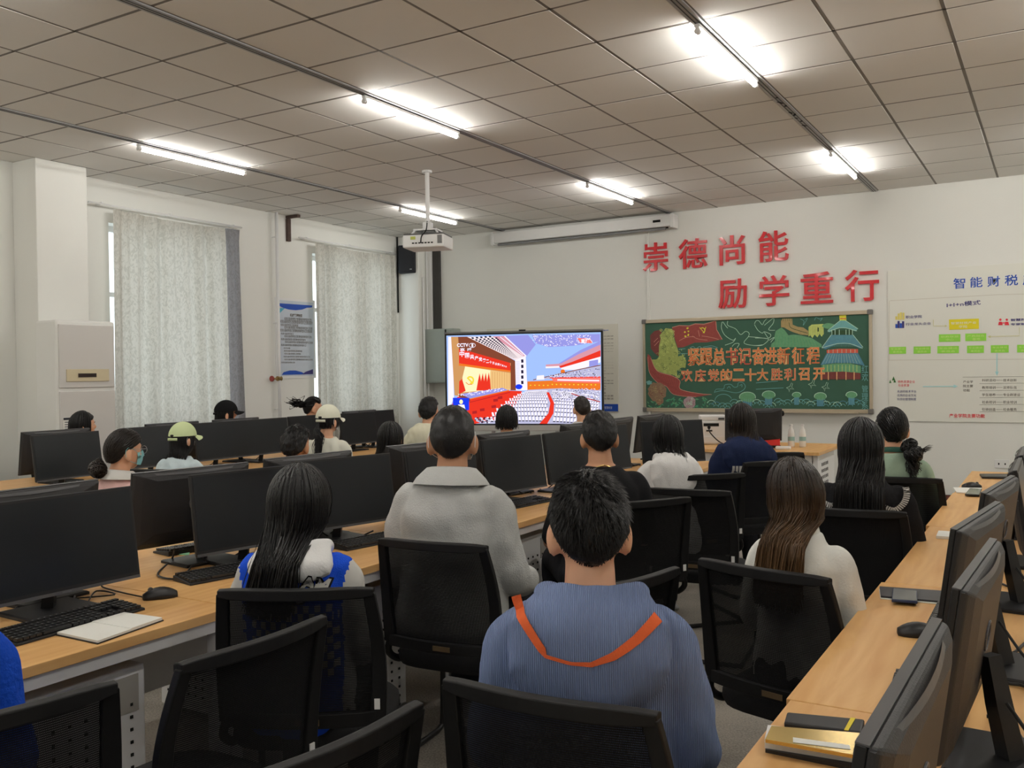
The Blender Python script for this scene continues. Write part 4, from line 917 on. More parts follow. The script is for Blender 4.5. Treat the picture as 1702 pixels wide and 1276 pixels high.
for k, (pts, lb) in enumerate((([(1660, 1060), (1680, 1085), (1702, 1070), (1725, 1050)], 'black cable on the right desk behind the second monitor'), ([(1650, 1125), (1675, 1135), (1702, 1140), (1730, 1160)], 'thick black cable running off to the right past a monitor foot'), ([(1640, 1190), (1672, 1196), (1700, 1230), (1720, 1276)], 'black cable at the bottom right corner'), ([(1655, 965), (1680, 975), (1700, 968)], 'black cable near the third right monitor'))):
    cable([tuple(on(2, .757, *p)) for p in pts], lb, .004)

# ------------------------------------------------------------------ things on the desks
def slab(mb, corners, z0, z1, mi=0):
    mb.rings([[(p[0], p[1], z0) for p in corners], [(p[0], p[1], z1) for p in corners]], mi); return mb
def quad(pts, z): return [on(2, z, *p)[:2] for p in pts]
t = thing('open_notebook', 'open cream notebook lying at the edge of the left desk', 'notebook', (0, 0, 0))
q = quad([(92, 1052), (162, 1067), (272, 1028), (207, 1019)], .757); m1 = (q[0]+q[3])/2; m2 = (q[1]+q[2])/2
slab(MB(), q, .7505, .7535).build('cover', mat('notebook_cover', (.02, .018, .016), .6), t)
ins = [p+(np.mean(q, 0)-p)*.03 for p in q]; m1 = (ins[0]+ins[3])/2; m2 = (ins[1]+ins[2])/2
slab(MB(), [ins[0], ins[1], m2, m1], .7536, .760).build('left_pages', paper_m, t); slab(MB(), [m1, m2, ins[2], ins[3]], .7536, .762).build('right_pages', paper_m, t)
o = slab(MB(), quad([(280, 921), (285, 913), (318, 909), (314, 923)], .75), .7505, .754).build('booklet', mat('mint_cover', alb(125, 180, 150), .6)); tag(o, 'mint green booklet lying on the left desk behind a screen', 'booklet')
# right desk stack
zc = .752
t = thing('hardback_book', 'white book with black lower cover under the gold one, right desk', 'book')
slab(MB(), quad([(1272, 1238), (1420, 1268), (1430, 1236), (1276, 1215)], .765), .7505, .757).build('black_cover', mat('book_black', (.015, .013, .013), .4), t); slab(MB(), quad([(1271, 1232), (1420, 1256), (1430, 1226), (1276, 1208)], .77), .7572, .7745).build('pages', mat('book_white', alb(190, 182, 180), .7), t)
t = thing('gold_booklet', 'shiny gold-covered booklet with a white label on the right desk', 'booklet')
gold = mat('gold_foil', (.62, .44, .14), .22, metal=.85, var=.1, vs=8)
q = quad([(1272, 1222), (1420, 1248), (1432, 1212), (1282, 1200)], .79); slab(MB(), q, .776, .783).build('cover', gold, t)
q2 = quad([(1318, 1224), (1412, 1237), (1414, 1244), (1318, 1232)], .785); slab(MB(), q2, .7832, .784).build('white_label', paper_m, t)
t = thing('black_notebook', 'closed black notebook with a yellow elastic band on the right desk', 'notebook')
q = quad([(1303, 1197), (1432, 1214), (1437, 1192), (1308, 1180)], .775); slab(MB(), q, .7505, .772).build('cover', mat('notebook_black', (.018, .018, .02), .5), t, bevel=.004)
q = quad([(1403, 1210), (1410, 1211), (1422, 1191), (1414, 1190)], .776); slab(MB(), q, .7722, .7735).build('elastic_band', mat('yellow_band', alb(205, 165, 40), .5), t)
t = thing('grey_folder', 'dark grey folder with white edge under the blue phone case', 'folder')
q = quad([(1463, 993), (1575, 1003), (1575, 985), (1461, 977)], .755); slab(MB(), q, .7505, .7525).build('paper_sheet', paper_m, t); slab(MB(), [p+np.array([.0, .012]) for p in q], .7526, .759).build('cover', mat('folder_grey', (.05, .05, .055), .5), t, bevel=.001)
t = thing('smartphone', 'smartphone in a dark blue case lying on the grey folder', 'phone')
q = quad([(1482, 995), (1525, 998), (1524, 980), (1484, 976)], .77); slab(MB(), q, .7595, .768).build('case', mat('phone_blue', (.02, .035, .09), .4), t, bevel=.002); slab(MB(), [p+(np.mean(q, 0)-p)*.07 for p in q], .7682, .7688).build('glass', mat('phone_glass', (.10, .11, .11), .15), t)
o = slab(MB(), quad([(1556, 893), (1590, 895), (1592, 886), (1560, 884)], .755), .7505, .762).build('note_pad', paper_m); tag(o, 'white note pad on the right desk beside the third monitor', 'note pad')
t = thing('mouse_pad_book', 'white pad under a mouse and a grey phone, far part of the right desk', 'note pad'); slab(MB(), quad([(1590, 818), (1625, 820), (1632, 811), (1584, 810)], .755), .7505, .757).build('pages', paper_m, t)
t = thing('smartphone', 'grey smartphone lying on the white pad, right desk far end', 'phone'); q = quad([(1604, 821), (1628, 822), (1632, 812), (1612, 811)], .765); slab(MB(), q, .7575, .765).build('case', black_plastic, t); slab(MB(), [p+(np.mean(q, 0)-p)*.08 for p in q], .7652, .7656).build('glass', mat('phone_grey_glass', (.16, .17, .16), .2), t)
t = thing('pencil_case', 'flat black pencil case at the far end of the right desk', 'case'); slab(MB(), quad([(1632, 793), (1682, 794), (1682, 788), (1628, 788)], .76), .7505, .765).build('shell', black_plastic, t, bevel=.004); slab(MB(), quad([(1636, 790), (1680, 791), (1680, 789), (1636, 789)], .766), .7652, .766).build('lid', edge_grey, t)
for p, lb in (((1.62, -3.95), 'x'),): pass
# cable box behind far right
# ------------------------------------------------------------------ podium desk with its things
t = thing('teacher_desk', 'oak-topped teacher desk with white slotted side in front of the chalkboard', 'desk', (-.78, 3.87, 0))
MB().box((0, 0, .735), (1.42, 1.06, .03)).build('tabletop', wood_m, t, bevel=.003)
MB().box((0, -.44, .4), (1.2, .02, .62)).build('front_panel', white_steel, t)
for sx in (-1, 1):
    MB().box((sx*.62, 0, .36), (.04, .9, .71)).build('side_panel', white_steel, t, bevel=.004)
    h = MB(); [h.box((sx*.642, -.1+.06*i, .3+.06*j), (.003, .02, .03)) for i in range(5) for j in range(6)]; tag(h.build('slots', dark_hole, t), kind='stuff')
    MB().box((sx*.655, -.42, .36), (.05, .06, .71)).build('leg', white_steel, t)
P = dep(8.75, 1252, 674); d8 = np.array([math.cos(R_(22)), math.sin(R_(22))])
put_monitor((P[0], P[1]), R_(202), 'black monitor seen from behind on the teacher desk, ring logo at top')
bpy.context.view_layer.update()
t = thing('printer', 'white office printer at the left end of the teacher desk', 'printer', (-1.27, 4.0, .7505), R_(22))
MB().box((0, 0, .12), (.27, .3, .24)).build('body', white_plastic, t, bevel=.012); MB().box((0, .0, .265), (.26, .29, .05)).build('scanner_lid', white_plastic, t, bevel=.01)
MB().box((-.02, -.152, .2), (.15, .006, .03)).box((-.04, -.152, .14), (.06, .006, .015)).build('output_slot', dark_hole, t); MB().box((0, -.155, .05), (.24, .01, .07)).build('paper_tray', white_steel, t, bevel=.003)
MB().box((.08, -.154, .26), (.06, .006, .02)).build('control_panel', edge_grey, t)
mb_ = on(2, .76, 1299, 730)
def mic(name, x, y, lb, pts, r):
    t = thing(name, lb, 'microphone', (x, y, .7505)); MB().cyl((0, 0, 0), (0, 0, .02), .045, 16).build('base', black_plastic, t); MB().tube(curve(pts), .006, 8).build('gooseneck', black_plastic, t, smooth=True); MB().ell(pts[-1], (r, r, r*1.2), 12, 8).build('foam_head', dark_hole, t, smooth=True)
mic('microphone', -.69, 4.1, 'black gooseneck microphone rising right of the teacher monitor', [(0, 0, .02), (.02, 0, .14), (.08, 0, .27), (.10, 0, .31)], .024)
mic('microphone', -1.0, 3.6, 'small black gooseneck microphone in front of the printer', [(0, 0, .02), (-.08, 0, .06), (-.16, 0, .14), (-.17, 0, .19)], .016)
t = thing('red_box', 'red tissue box on the teacher desk by the microphone', 'box', (-.62, 3.72, .7505), R_(18)); MB().box((0, 0, .055), (.2, .11, .07)).build('carton', mat('red_carton', alb(175, 40, 38), .5), t, bevel=.004); MB().box((0, 0, .012), (.21, .12, .022)).build('base_tray', dark_hole, t)
t = thing('white_packet', 'small white packet beside the red box on the teacher desk', 'packet', (-.44, 3.55, .7505), R_(10)); MB().box((0, 0, .015), (.14, .08, .03)).build('wrapper', white_plastic, t, bevel=.01)
for x, y, lb in ((-.44, 3.85, 'clear plastic bottle beside the red box'), (-.34, 3.88, 'second clear plastic bottle nearer the end of the teacher desk')):
    t = thing('water_bottle', lb, 'bottle', (x, y, .7505)); prof = [(0, .028), (.01, .032), (.12, .032), (.16, .026), (.185, .013), (.2, .013)]
    MB().rings([[(r*math.cos(2*PI*k/14), r*math.sin(2*PI*k/14), z) for k in range(14)] for z, r in prof]).build('bottle_body', mat('clear_bottle', alb(190, 190, 180), .15), t, smooth=True); MB().cyl((0, 0, .2), (0, 0, .218), .015, 12).build('cap', white_plastic, t); MB().rings([[(.0325*math.cos(2*PI*k/14), .0325*math.sin(2*PI*k/14), z) for k in range(14)] for z in (.06, .1)]).build('bottle_label', mat('teal_label', alb(120, 150, 148), .5), t)

# ------------------------------------------------------------------ chairs
def chair_proto():
    t = thing('mesh_chair', 'x', 'chair')
    def bp(u, v):
        w = .218-.012*v+.012*math.sin(PI*v); return (u*w, -.205-.065*v-.028*(1-u*u)+.018*math.sin(PI*v), .50+.385*v)
    nu, nv = 12, 12; vs = [bp(-1+2*i/nu, j/nv) for j in range(nv+1) for i in range(nu+1)]
    MB().add(vs, [(j*(nu+1)+i, j*(nu+1)+i+1, (j+1)*(nu+1)+i+1, (j+1)*(nu+1)+i) for j in range(nv) for i in range(nu)]).build('backrest_net', net_m, t, smooth=True)
    for s in (-1, 1):
        R = []
        for j in range(nv+1):
            p = bp(s, j/nv); wd = .017+.006*(1-j/nv); R.append([(p[0]-wd, p[1]-.014, p[2]), (p[0]+wd, p[1]-.014, p[2]), (p[0]+wd, p[1]+.010, p[2]), (p[0]-wd, p[1]+.010, p[2])])
        MB().rings(R).build('backrest_post', chair_frame, t, bevel=.004)
    tb = MB(); R = []
    for i in range(nu+1):
        p = bp(-1.07+2.14*i/nu, 1); e = 1-abs(-1+2*i/nu)**6*.35; R.append([(p[0], p[1]-.016, p[2]-.016*e), (p[0], p[1]+.014, p[2]-.016*e), (p[0], p[1]+.014, p[2]+.012*e), (p[0], p[1]+.002, p[2]+.019*e), (p[0], p[1]-.016, p[2]+.015*e)])
    tb.rings(R).build('top_rail', chair_frame, t, bevel=.003)
    lb = MB(); R = []
    for i in range(nu+1):
        p = bp(-1+2*i/nu, .02); R.append([(p[0], p[1]-.014, p[2]-.022), (p[0], p[1]+.012, p[2]-.022), (p[0], p[1]+.012, p[2]+.02), (p[0], p[1]-.014, p[2]+.02)])
    lb.rings(R).build('lower_rail', chair_frame, t, bevel=.003); lro = bpy.data.objects['lower_rail']
    MB().box((.02, -.249, .506), (.07, .002, .018)).build('maker_tag', mat('tag_brown', (.12, .08, .04), .5), lro)
    s = MB(); R = []
    for z, e in ((.405, .03), (.41, .008), (.43, 0), (.455, .002), (.472, .018), (.478, .06)):
        R.append([((.24-e)*math.copysign(abs(math.cos(a))**.5, math.cos(a)), .02+(.235-e)*math.copysign(abs(math.sin(a))**.5, math.sin(a)), z) for a in [2*PI*k/28 for k in range(28)]])
    s.rings(R).build('seat', chair_seat, t, smooth=True)
    for sx in (-1, 1):
        MB().tube(curve([(sx*.215, -.205, .52), (sx*.235, -.2, .46), (sx*.225, -.14, .415), (sx*.2, -.02, .405)], 4), .014, 8).build('back_support', chair_frame, t, smooth=True)
        MB().tube(curve([(sx*.2, -.1, .40), (sx*.235, .12, .40), (sx*.245, .22, .38), (sx*.25, .24, .30), (sx*.25, .235, .06), (sx*.25, .21, .018), (sx*.25, .12, .013), (sx*.25, -.22, .013)], 5), .012, 8).build('leg', steel_black, t, smooth=True)
    MB().tube([(-.25, -.215, .013), (.25, -.215, .013)], .012, 8).tube([(-.2, -.06, .396), (.2, -.06, .396)], .011, 8).build('cross_bar', steel_black, t)
    MB().box((.218, -.225, .55), (.016, .004, .03)).build('white_tag', white_plastic, t)
    return t
CP = chair_proto(); CF = [True]
def put_chair(loc, rz, label, grp='black mesh-back chairs'):
    if CF[0]: CP.location = (*loc, 0); CP.rotation_euler = (0, 0, rz); CP['label'] = label; CP['group'] = grp; CF[0] = False; return CP
    return dup(CP, (loc[0], loc[1], 0), rz, label, grp)
def chair_px(a, b, label, side=None, hd=None):
    A_, B_ = on(2, .9, *a)[:2], on(2, .9, *b)[:2]
    h = math.atan2(*(B_-A_)[::-1]) if hd is None else R_(hd); d = np.array([math.cos(h), math.sin(h)])
    M_ = (A_+B_)/2 if side is None else (A_+d*.215 if side == 'L' else B_-d*.215)
    n = np.array([-d[1], d[0]]); put_chair(M_+n*.275, h, label); return M_, h
CH = {}
CH['P5'] = chair_px((0, 1175), (190, 1130), 'black mesh chair at the bottom left corner behind the person in blue', 'R', 75)
CH['e2'] = chair_px((300, 1100), (540, 1020), 'empty black mesh chair turned towards the left desk, lower left')
CH['P2'] = chair_px((370, 978), (612, 975), 'black mesh chair holding the girl in the blue varsity jacket')
CH['P3'] = chair_px((637, 893), (800, 905), 'black mesh chair behind the man in the grey jacket')
CH['e5'] = chair_px((520, 1205), (697, 1163), 'empty black mesh chair at the bottom centre edge', 'R', 84)
CH['P1'] = chair_px((748, 1125), (1080, 1180), 'black mesh chair behind the boy in the blue corduroy hoodie')
CH['e7'] = chair_px((1060, 945), (1126, 940), 'empty black chair side-on between the corduroy boy and the cream sweater', 'R', 74)
CH['P6'] = chair_px((1025, 835), (1140, 825), 'black mesh chair behind the man in the black T-shirt')
CH['e9'] = chair_px((1080, 810), (1205, 815), 'empty black mesh chair right of the man in the black T-shirt')
CH['P7'] = chair_px((1125, 790), (1235, 785), 'black mesh chair behind the girl in the white hoodie')
CH['P8'] = chair_px((1238, 768), (1330, 763), 'black mesh chair right of the girl in the navy jacket')
CH['P4'] = chair_px((1160, 925), (1380, 960), 'black mesh chair holding the girl in the cream sweater')
CH['P9'] = chair_px((1385, 848), (1505, 850), 'black mesh chair behind the girl in the black sailor top', 'R', 6)
CH['P10'] = chair_px((1500, 793), (1565, 795), 'black mesh chair behind the girl in the sage green top', 'R', 5)
CH['e15'] = chair_px((1275, 757), (1335, 751), 'farthest empty black mesh chair below the teacher desk', 'R', 30)
# ------------------------------------------------------------------ PEOPLE
HC = np.array([0, .02, 1.17])
def remesh(mb, vox, it=4, fac=.5, disp=0, dfreq=9, seed=0):
    me = mb.mesh('tmp', paper_m); o = bpy.data.objects.new('tmp', me); C.objects.link(o)
    r = o.modifiers.new('r', 'REMESH'); r.mode = 'VOXEL'; r.voxel_size = vox
    if it: s = o.modifiers.new('s', 'SMOOTH'); s.factor = fac; s.iterations = it
    dg = bpy.context.evaluated_depsgraph_get(); e = bpy.data.meshes.new_from_object(o.evaluated_get(dg))
    n = len(e.vertices); co = np.zeros(n*3); e.vertices.foreach_get('co', co); co = co.reshape(-1, 3)
    if disp:
        no = np.zeros(n*3); e.vertices.foreach_get('normal', no); no = no.reshape(-1, 3)
        q = [noise.noise(Vector((p[0]*dfreq+seed, p[1]*dfreq, p[2]*dfreq*.7)))+.5*noise.noise(Vector((p[0]*dfreq*2.3, p[1]*dfreq*2.3+seed, p[2]*dfreq*1.4))) for p in co]
        co = co+no*np.array(q)[:, None]*disp
    fs = [tuple(p.vertices) for p in e.polygons]
    bpy.data.objects.remove(o); bpy.data.meshes.remove(me); bpy.data.meshes.remove(e)
    return co, fs
def ering(z, y, rx, ry, n=28, ex=2.3, x=0):
    return [(x+rx*math.copysign(abs(math.cos(a))**(2/ex), math.cos(a)), y+ry*math.copysign(abs(math.sin(a))**(2/ex), math.sin(a)), z) for a in [2*PI*k/n for k in range(n)]]
TOR = [(.44, .0, .160, .112), (.52, .0, .172, .125), (.62, .005, .152, .112), (.74, .0, .142, .102), (.86, -.008, .150, .106), (.92, -.012, .146, .102), (.96, -.015, .120, .088), (.995, -.015, .090, .072), (1.03, -.012, .062, .058)]
ARM = [((.128, -.012, .945), .046), ((.150, -.008, .90), .048), ((.174, .0, .80), .042), ((.198, .02, .70), .039), ((.196, .09, .665), .038), ((.165, .22, .64), .033), ((.15, .29, .63), .026)]
LEG = [((.085, .02, .52), .088), ((.10, .2, .525), .078), ((.115, .42, .52), .06), ((.118, .47, .49), .058), ((.118, .47, .40), .055), ((.118, .455, .25), .052), ((.118, .44, .10), .038), ((.118, .44, .06), .036)]
def taper(mb, P, infl=0, sx=1, n=14):
    Q = curve([(p[0]*sx, p[1], p[2]) for p, r in P], 3); rr = []
    for i in range(len(Q)):
        f = i/3; k = min(int(f), len(P)-2); rr.append(P[k][1]*(1-(f-k))+P[k+1][1]*(f-k)+infl)
    mb.tube(Q, rr, n)
    mb.ell(Q[0], (rr[0],)*3, 12, 8); mb.ell(Q[-1], (rr[-1],)*3, 12, 8)
def make_hand():
    m = MB(); m.ell((0, .04, 0), (.036, .05, .015), 14, 8)
    for i, (x, L, r) in enumerate(((-.026, .062, .0078), (-.009, .072, .0085), (.009, .068, .0083), (.026, .052, .0072))):
        y = .075-abs(x)*.2; m.tube(curve([(x, y-.02, .002), (x*1.15, y+L*.35, .004), (x*1.2, y+L*.7, -.006), (x*1.2, y+L*.92, -.02)], 3), [r*1.1]*4+[r]*3+[r*.8]*3, 8)
        m.ell((x*1.2, y+L*.92, -.02), (r*.8,)*3, 8, 6)
    m.tube(curve([(.02, .015, -.002), (.045, .035, -.006), (.058, .065, -.010), (.056, .085, -.014)], 3), [.013]*3+[.010]*4+[.008]*3, 8); m.ell((.056, .085, -.014), (.008,)*3, 8, 6)
    return remesh(m, .0035, 2)
HAND = make_hand()
def body_tpl():
    m = MB(); m.rings([ering(z, y, rx, ry) for z, y, rx, ry in TOR])
    m.tube([(0, -.018, .98), (0, -.010, 1.04), (0, .008, 1.10)], [.06, .052, .052], 18)
    for s in (-1, 1): taper(m, ARM, 0, s); taper(m, LEG, 0, s); m.ell((s*.118, .5, .045), (.04, .11, .035), 14, 8)
    m.ell(HC, (.072, .092, .097), 26, 18); m.ell((0, .043, 1.135), (.058, .064, .075), 22, 14); m.ell((0, .062, 1.088), (.040, .04, .03), 16, 10)
    m.ell((0, .101, 1.187), (.045, .012, .011), 14, 8); m.tube([(0, .103, 1.175), (0, .118, 1.155), (0, .124, 1.140)], [.007, .010, .013], 10); m.ell((0, .118, 1.137), (.016, .010, .009), 10, 6)
    m.ell((0, .104, 1.108), (.024, .010, .008), 12, 6)
    for s in (-1, 1):
        m.ell((s*.081, -.004, 1.142), (.010, .021, .035), 12, 10, rot=Matrix.Rotation(s*-.45, 3, 'Z')); m.ell((s*.075, .006, 1.116), (.008, .012, .014), 10, 6); m.ell((s*.036, .08, 1.14), (.022, .022, .022), 10, 8)
    v, f = remesh(m, .0085, 3)
    hv, hf = HAND
    for s in (-1, 1):
        R = Matrix.Rotation(s*.5, 3, 'Z') @ Matrix.Rotation(-.12, 3, 'X'); q = hv.copy(); q[:, 0] *= -s
        q = q @ np.array(R).T+np.array([s*.149, .285, .628]); b = len(v); v = np.vstack([v, q]); f = f+[tuple(b+i for i in (x if s < 0 else x[::-1])) for x in hf]
    return v, f
BODY = body_tpl()
TOPS = {}
def top_tpl(kind):
    if kind in TOPS: return TOPS[kind]
    infl, sh = {'slim': (.009, 0), 'loose': (.017, .006), 'tee': (.012, .003), 'hoodie': (.017, .006)}[kind]
    m = MB(); T = [t for t in TOR]
    m.rings([ering(z+(infl*.5 if z > .95 else 0), y-.004, rx+infl*(1 if z < .95 else .7), ry+infl*1.1) for z, y, rx, ry in T[:-1]]+[ering(1.03, -.012, .082, .07)])
    arm = ARM if kind != 'tee' else ARM[:4]
    for s in (-1, 1):
        taper(m, [(p, r+infl*.75+sh*(1 if i < 4 else .5)) for i, (p, r) in enumerate(arm)], 0, s)
        if kind in ('loose', 'hoodie'): m.tube([(s*.152, .28, .631), (s*.160, .255, .635)], .038, 14)
    v, f = remesh(m, .0085, 7, .6, disp=.014 if infl > .013 else .008, dfreq=10, seed=len(TOPS)*3.1)
    TOPS[kind] = (v, f); return TOPS[kind]
def pants_tpl():
    m = MB(); m.rings([ering(z, y, rx+.012, ry+.012) for z, y, rx, ry in TOR[:3]])
    for s in (-1, 1): taper(m, [(p, r+.014) for p, r in LEG], 0, s)
    return remesh(m, .013, 3, disp=.006)
PANTS = pants_tpl()
def shoes_tpl():
    m = MB()
    for s in (-1, 1): m.ell((s*.118, .505, .05), (.05, .135, .045), 18, 10); m.box((s*.118, .5, .014), (.09, .26, .026))
    v, f = remesh(m, .01, 2); v[:, 2] = np.maximum(v[:, 2], .002); return v, f
SHOES = shoes_tpl()
def hood_tpl(zc=.925, dz=.13, w=.150, it=4):
    m = MB(); m.ell((0, -.115, zc), (w, .052, dz), 26, 18); m.ell((0, -.085, 1.0), (w, .058, .052), 22, 12)
    P = [(.088*math.sin(a), -.012-.088*math.cos(a)*(1 if math.cos(a) > 0 else .95), 1.03+.012*math.cos(a)-(.05 if math.cos(a) < 0 else 0)*-math.cos(a)) for a in [2*PI*k/24 for k in range(25)]]
    m.tube(P, .027, 12)
    for s in (-1, 1): m.tube([(s*.085, -.05, 1.03), (s*w*.86, -.10, .985), (s*w*.8, -.12, zc-.02)], [.028, .03, .03], 10)
    return remesh(m, .008, it, .5, disp=.009, dfreq=12)
HOODS = {'big': hood_tpl(), 'small': hood_tpl(.982, .055, .128, 14)}
def collar_np(r=.074, h=.045, z=1.02, t=.012, flare=.018):
    m = MB(); n = 32; R = []
    for zz, e in ((0, .0), (h*.6, -.003), (h, -.002), (h*.95, t), (h*.25, t+flare), (h*.0-.008, t+flare*1.4)):
        R.append([((r+e)*math.cos(a), -.012+(r*.95+e)*math.sin(a), z+zz+.010*-math.sin(a)) for a in [2*PI*k/n for k in range(n)]])
    m.rings(R, cap=False); return np.array(m.v), m.f
# ---- hair
def sph(az, pol, rad):      # az 0 = back, + to person's left(-x)...
    return np.stack([rad[0]*np.sin(pol)*np.sin(az), -rad[1]*np.sin(pol)*np.cos(az), rad[2]*np.cos(pol)], -1)+HC
def limit(az, fade=0):      # polar angle of the hair line: far down at the nape, high on the forehead
    c = (1+np.cos(az))/2; s = np.abs(np.sin(az))
    return np.radians(58+c**1.1*76-8*s**4-26*np.exp(-((np.abs(az)-1.62)/.36)**2))
def shell(thick=.012, nz=.004, seed=0, lim=limit, low=0):
    na, npol = 56, 30; V = []; rd = np.array([.074, .094, .100])
    for i in range(npol+1):
        for j in range(na):
            az = -PI+2*PI*j/na; L = float(lim(np.array(az)))+low; pol = .01+(L+.12)*i/npol
            q = noise.noise(Vector((math.sin(az)*4+seed, math.cos(az)*4, pol*5)))
            r = thick+nz*q*2; edge = (pol-L)/.12
            if edge > -.6: r = r*max(0, 1-(edge+.6)/1.6)-.004*max(0, edge+.6)
            V.append(sph(np.array(az), np.array(pol), rd+r))
    F = []
    for i in range(npol):
        for j in range(na): F.append((i*na+j, i*na+(j+1) % na, (i+1)*na+(j+1) % na, (i+1)*na+j))
    F.append(tuple(range(na-1, -1, -1)))
    return np.array(V), F
def ribbons(P, w, tip=.25):
    """P (N,S,3) paths -> 3-sided tapering locks"""
    N, Sg, _ = P.shape; d = np.gradient(P, axis=1); d /= np.linalg.norm(d, axis=2, keepdims=True)+1e-9
    up = P-HC; up[:, :, 2] *= .3; s = np.cross(d, up); s /= np.linalg.norm(s, axis=2, keepdims=True)+1e-9; n = np.cross(s, d)
    t = np.linspace(0, 1, Sg)[None, :, None]; ww = (w if np.ndim(w) else np.full(N, w))[:, None, None]*(1-(1-tip)*t**2)
    V = np.stack([P-s*ww, P+n*ww*-.5, P+s*ww], 2).reshape(-1, 3)
    i = np.arange(N)[:, None, None]; k = np.arange(Sg-1)[None, :, None]; j = np.arange(3)[None, None, :]
    a = (i*Sg+k)*3+j; b = (i*Sg+k)*3+(j+1) % 3; F = np.stack([a, b, b+3, a+3], -1).reshape(-1, 4)
    return V, [tuple(x) for x in F.tolist()]
def join(*L):
    V = []; F = []; b = 0
    for v, f in L: V.append(v); F += [tuple(b+i for i in x) for x in f]; b += len(v)
    return np.vstack(V), F
def short_hair(n=1600, L=.02, thick=.012, seed=0, messy=.3, nz=.004, low=0, w=.0014):
    rg = np.random.default_rng(seed+1); az = rg.uniform(-PI, PI, n); lim = limit(az)+low; pol = np.arccos(1-(1-np.cos(lim))*rg.uniform(0, 1, n)); rad = np.array([.074, .094, .100])+thick*.75
    p0 = sph(az, pol, rad); nn = (p0-HC)/np.array([.08, .1, .105])**1; nn /= np.linalg.norm(nn, axis=1, keepdims=True)
    edge = np.clip((lim-pol)/.5, .15, 1)
    dn = np.stack([np.cos(az)*0, np.cos(az)*-0, -np.ones(n)], 1); tang = dn-nn*(dn*nn).sum(1, keepdims=True); tang /= np.linalg.norm(tang, axis=1, keepdims=True)+1e-6
    sw = np.cross(nn, tang); r = rg.normal(0, 1, (n, 1))*messy; d = nn*(.25+messy*rg.uniform(0, 1.3, (n, 1)))+tang*1.0+sw*(r+.25)
    d /= np.linalg.norm(d, axis=1, keepdims=True); LL = (L*rg.uniform(.5, 1.2, n)*edge)[:, None]
    P = np.stack([p0-nn*.004, p0+d*LL*.5, p0+(d*.8+tang*.3)*LL], 1)
    return join(shell(thick, nz, seed, low=low), ribbons(P, w, .2))
def long_path(az, z_end, bw, rg, jit, part=0, back=.14, drift=0.0, Sg=15):
    n = len(az); pol0 = rg.uniform(.05, .9, n); rad = np.array([.074, .094, .100])[None]+.012+rg.uniform(0, 1, (n, 1))*jit
    pts = []; k1 = 7
    polE = np.radians(92)
    for k in range(k1):
        pol = pol0+(polE-pol0)*k/(k1-1); pts.append(np.stack([rad[:, 0]*np.sin(pol)*np.sin(az), -rad[:, 1]*np.sin(pol)*np.cos(az), rad[:, 2]*np.cos(pol)], 1)+HC)
    e = pts[-1]; zend = z_end+rg.uniform(-.03, .05, n)*(1 if z_end < 1 else .4); wob = rg.normal(0, 1, (n, 2))*jit*.8
    for k in range(1, Sg-k1+1):
        t = k/(Sg-k1); z = e[:, 2]+(zend-e[:, 2])*t
        s = np.clip((1.10-z)/.10, 0, 1); s = s*s*(3-2*s)
        nar = e[:, 0]*(1-.10*np.clip((1.15-z)/.08, 0, 1)); tx = np.sign(e[:, 0])*np.minimum(np.abs(e[:, 0])*1.0, 1)*bw/.086
        x = nar*(1-s)+tx*s+wob[:, 0]*t+drift*np.clip((1.15-z)/.3, 0, 1); yb = np.minimum(e[:, 1], -back+.03*(np.abs(x)/.12)**2)
        y = e[:, 1]*(1-s)+(yb)*s+wob[:, 1]*t*.6; y = np.where(z > 1.08, np.minimum(y, e[:, 1]), y)
        pts.append(np.stack([x, y, z], 1))
    return np.stack(pts, 1)
def long_hair(n=700, z_end=.80, bw=.09, seed=0, jit=.012, back=.14, arc=1.95, w=.0035, drift=0.0):
    rg = np.random.default_rng(seed+11); az = rg.uniform(-arc, arc, n); P = long_path(az, z_end, bw, rg, jit, back=back, drift=drift)
    g = np.linspace(-arc, arc, 30); r0 = np.random.default_rng(1); S0 = long_path(g, z_end+.03, bw*.95, r0, .0, back=back-.004, drift=drift)
    # solid sheet under the locks
    S0[:, :7] = np.stack([sph(g, np.full(30, .05)+(PI/2-.05)*k/6, np.array([.074, .094, .100])+.011) for k in range(7)], 1)
    A, B, _ = S0.shape; V = S0.reshape(-1, 3); F = [(i*B+j, (i+1)*B+j, (i+1)*B+j+1, i*B+j+1) for i in range(A-1) for j in range(B-1)]
    return join((V, F), shell(.010, .002, seed), ribbons(P, w, .3))
def bob_hair(n=500, z_end=1.08, seed=0, jit=.01, arc=2.0, w=.0035):
    rg = np.random.default_rng(seed+5); az = rg.uniform(-arc, arc, n); P = long_path(az, z_end, .088, rg, jit, back=.085)
    g = np.linspace(-arc, arc, 30); S0 = long_path(g, z_end+.015, .086, np.random.default_rng(1), 0, back=.082)
    S0[:, :7] = np.stack([sph(g, np.full(30, .05)+(PI/2-.05)*k/6, np.array([.074, .094, .100])+.011) for k in range(7)], 1)
    A, B, _ = S0.shape; V = S0.reshape(-1, 3); F = [(i*B+j, (i+1)*B+j, (i+1)*B+j+1, i*B+j+1) for i in range(A-1) for j in range(B-1)]
    return join((V, F), shell(.011, .002, seed), ribbons(P, w, .4))
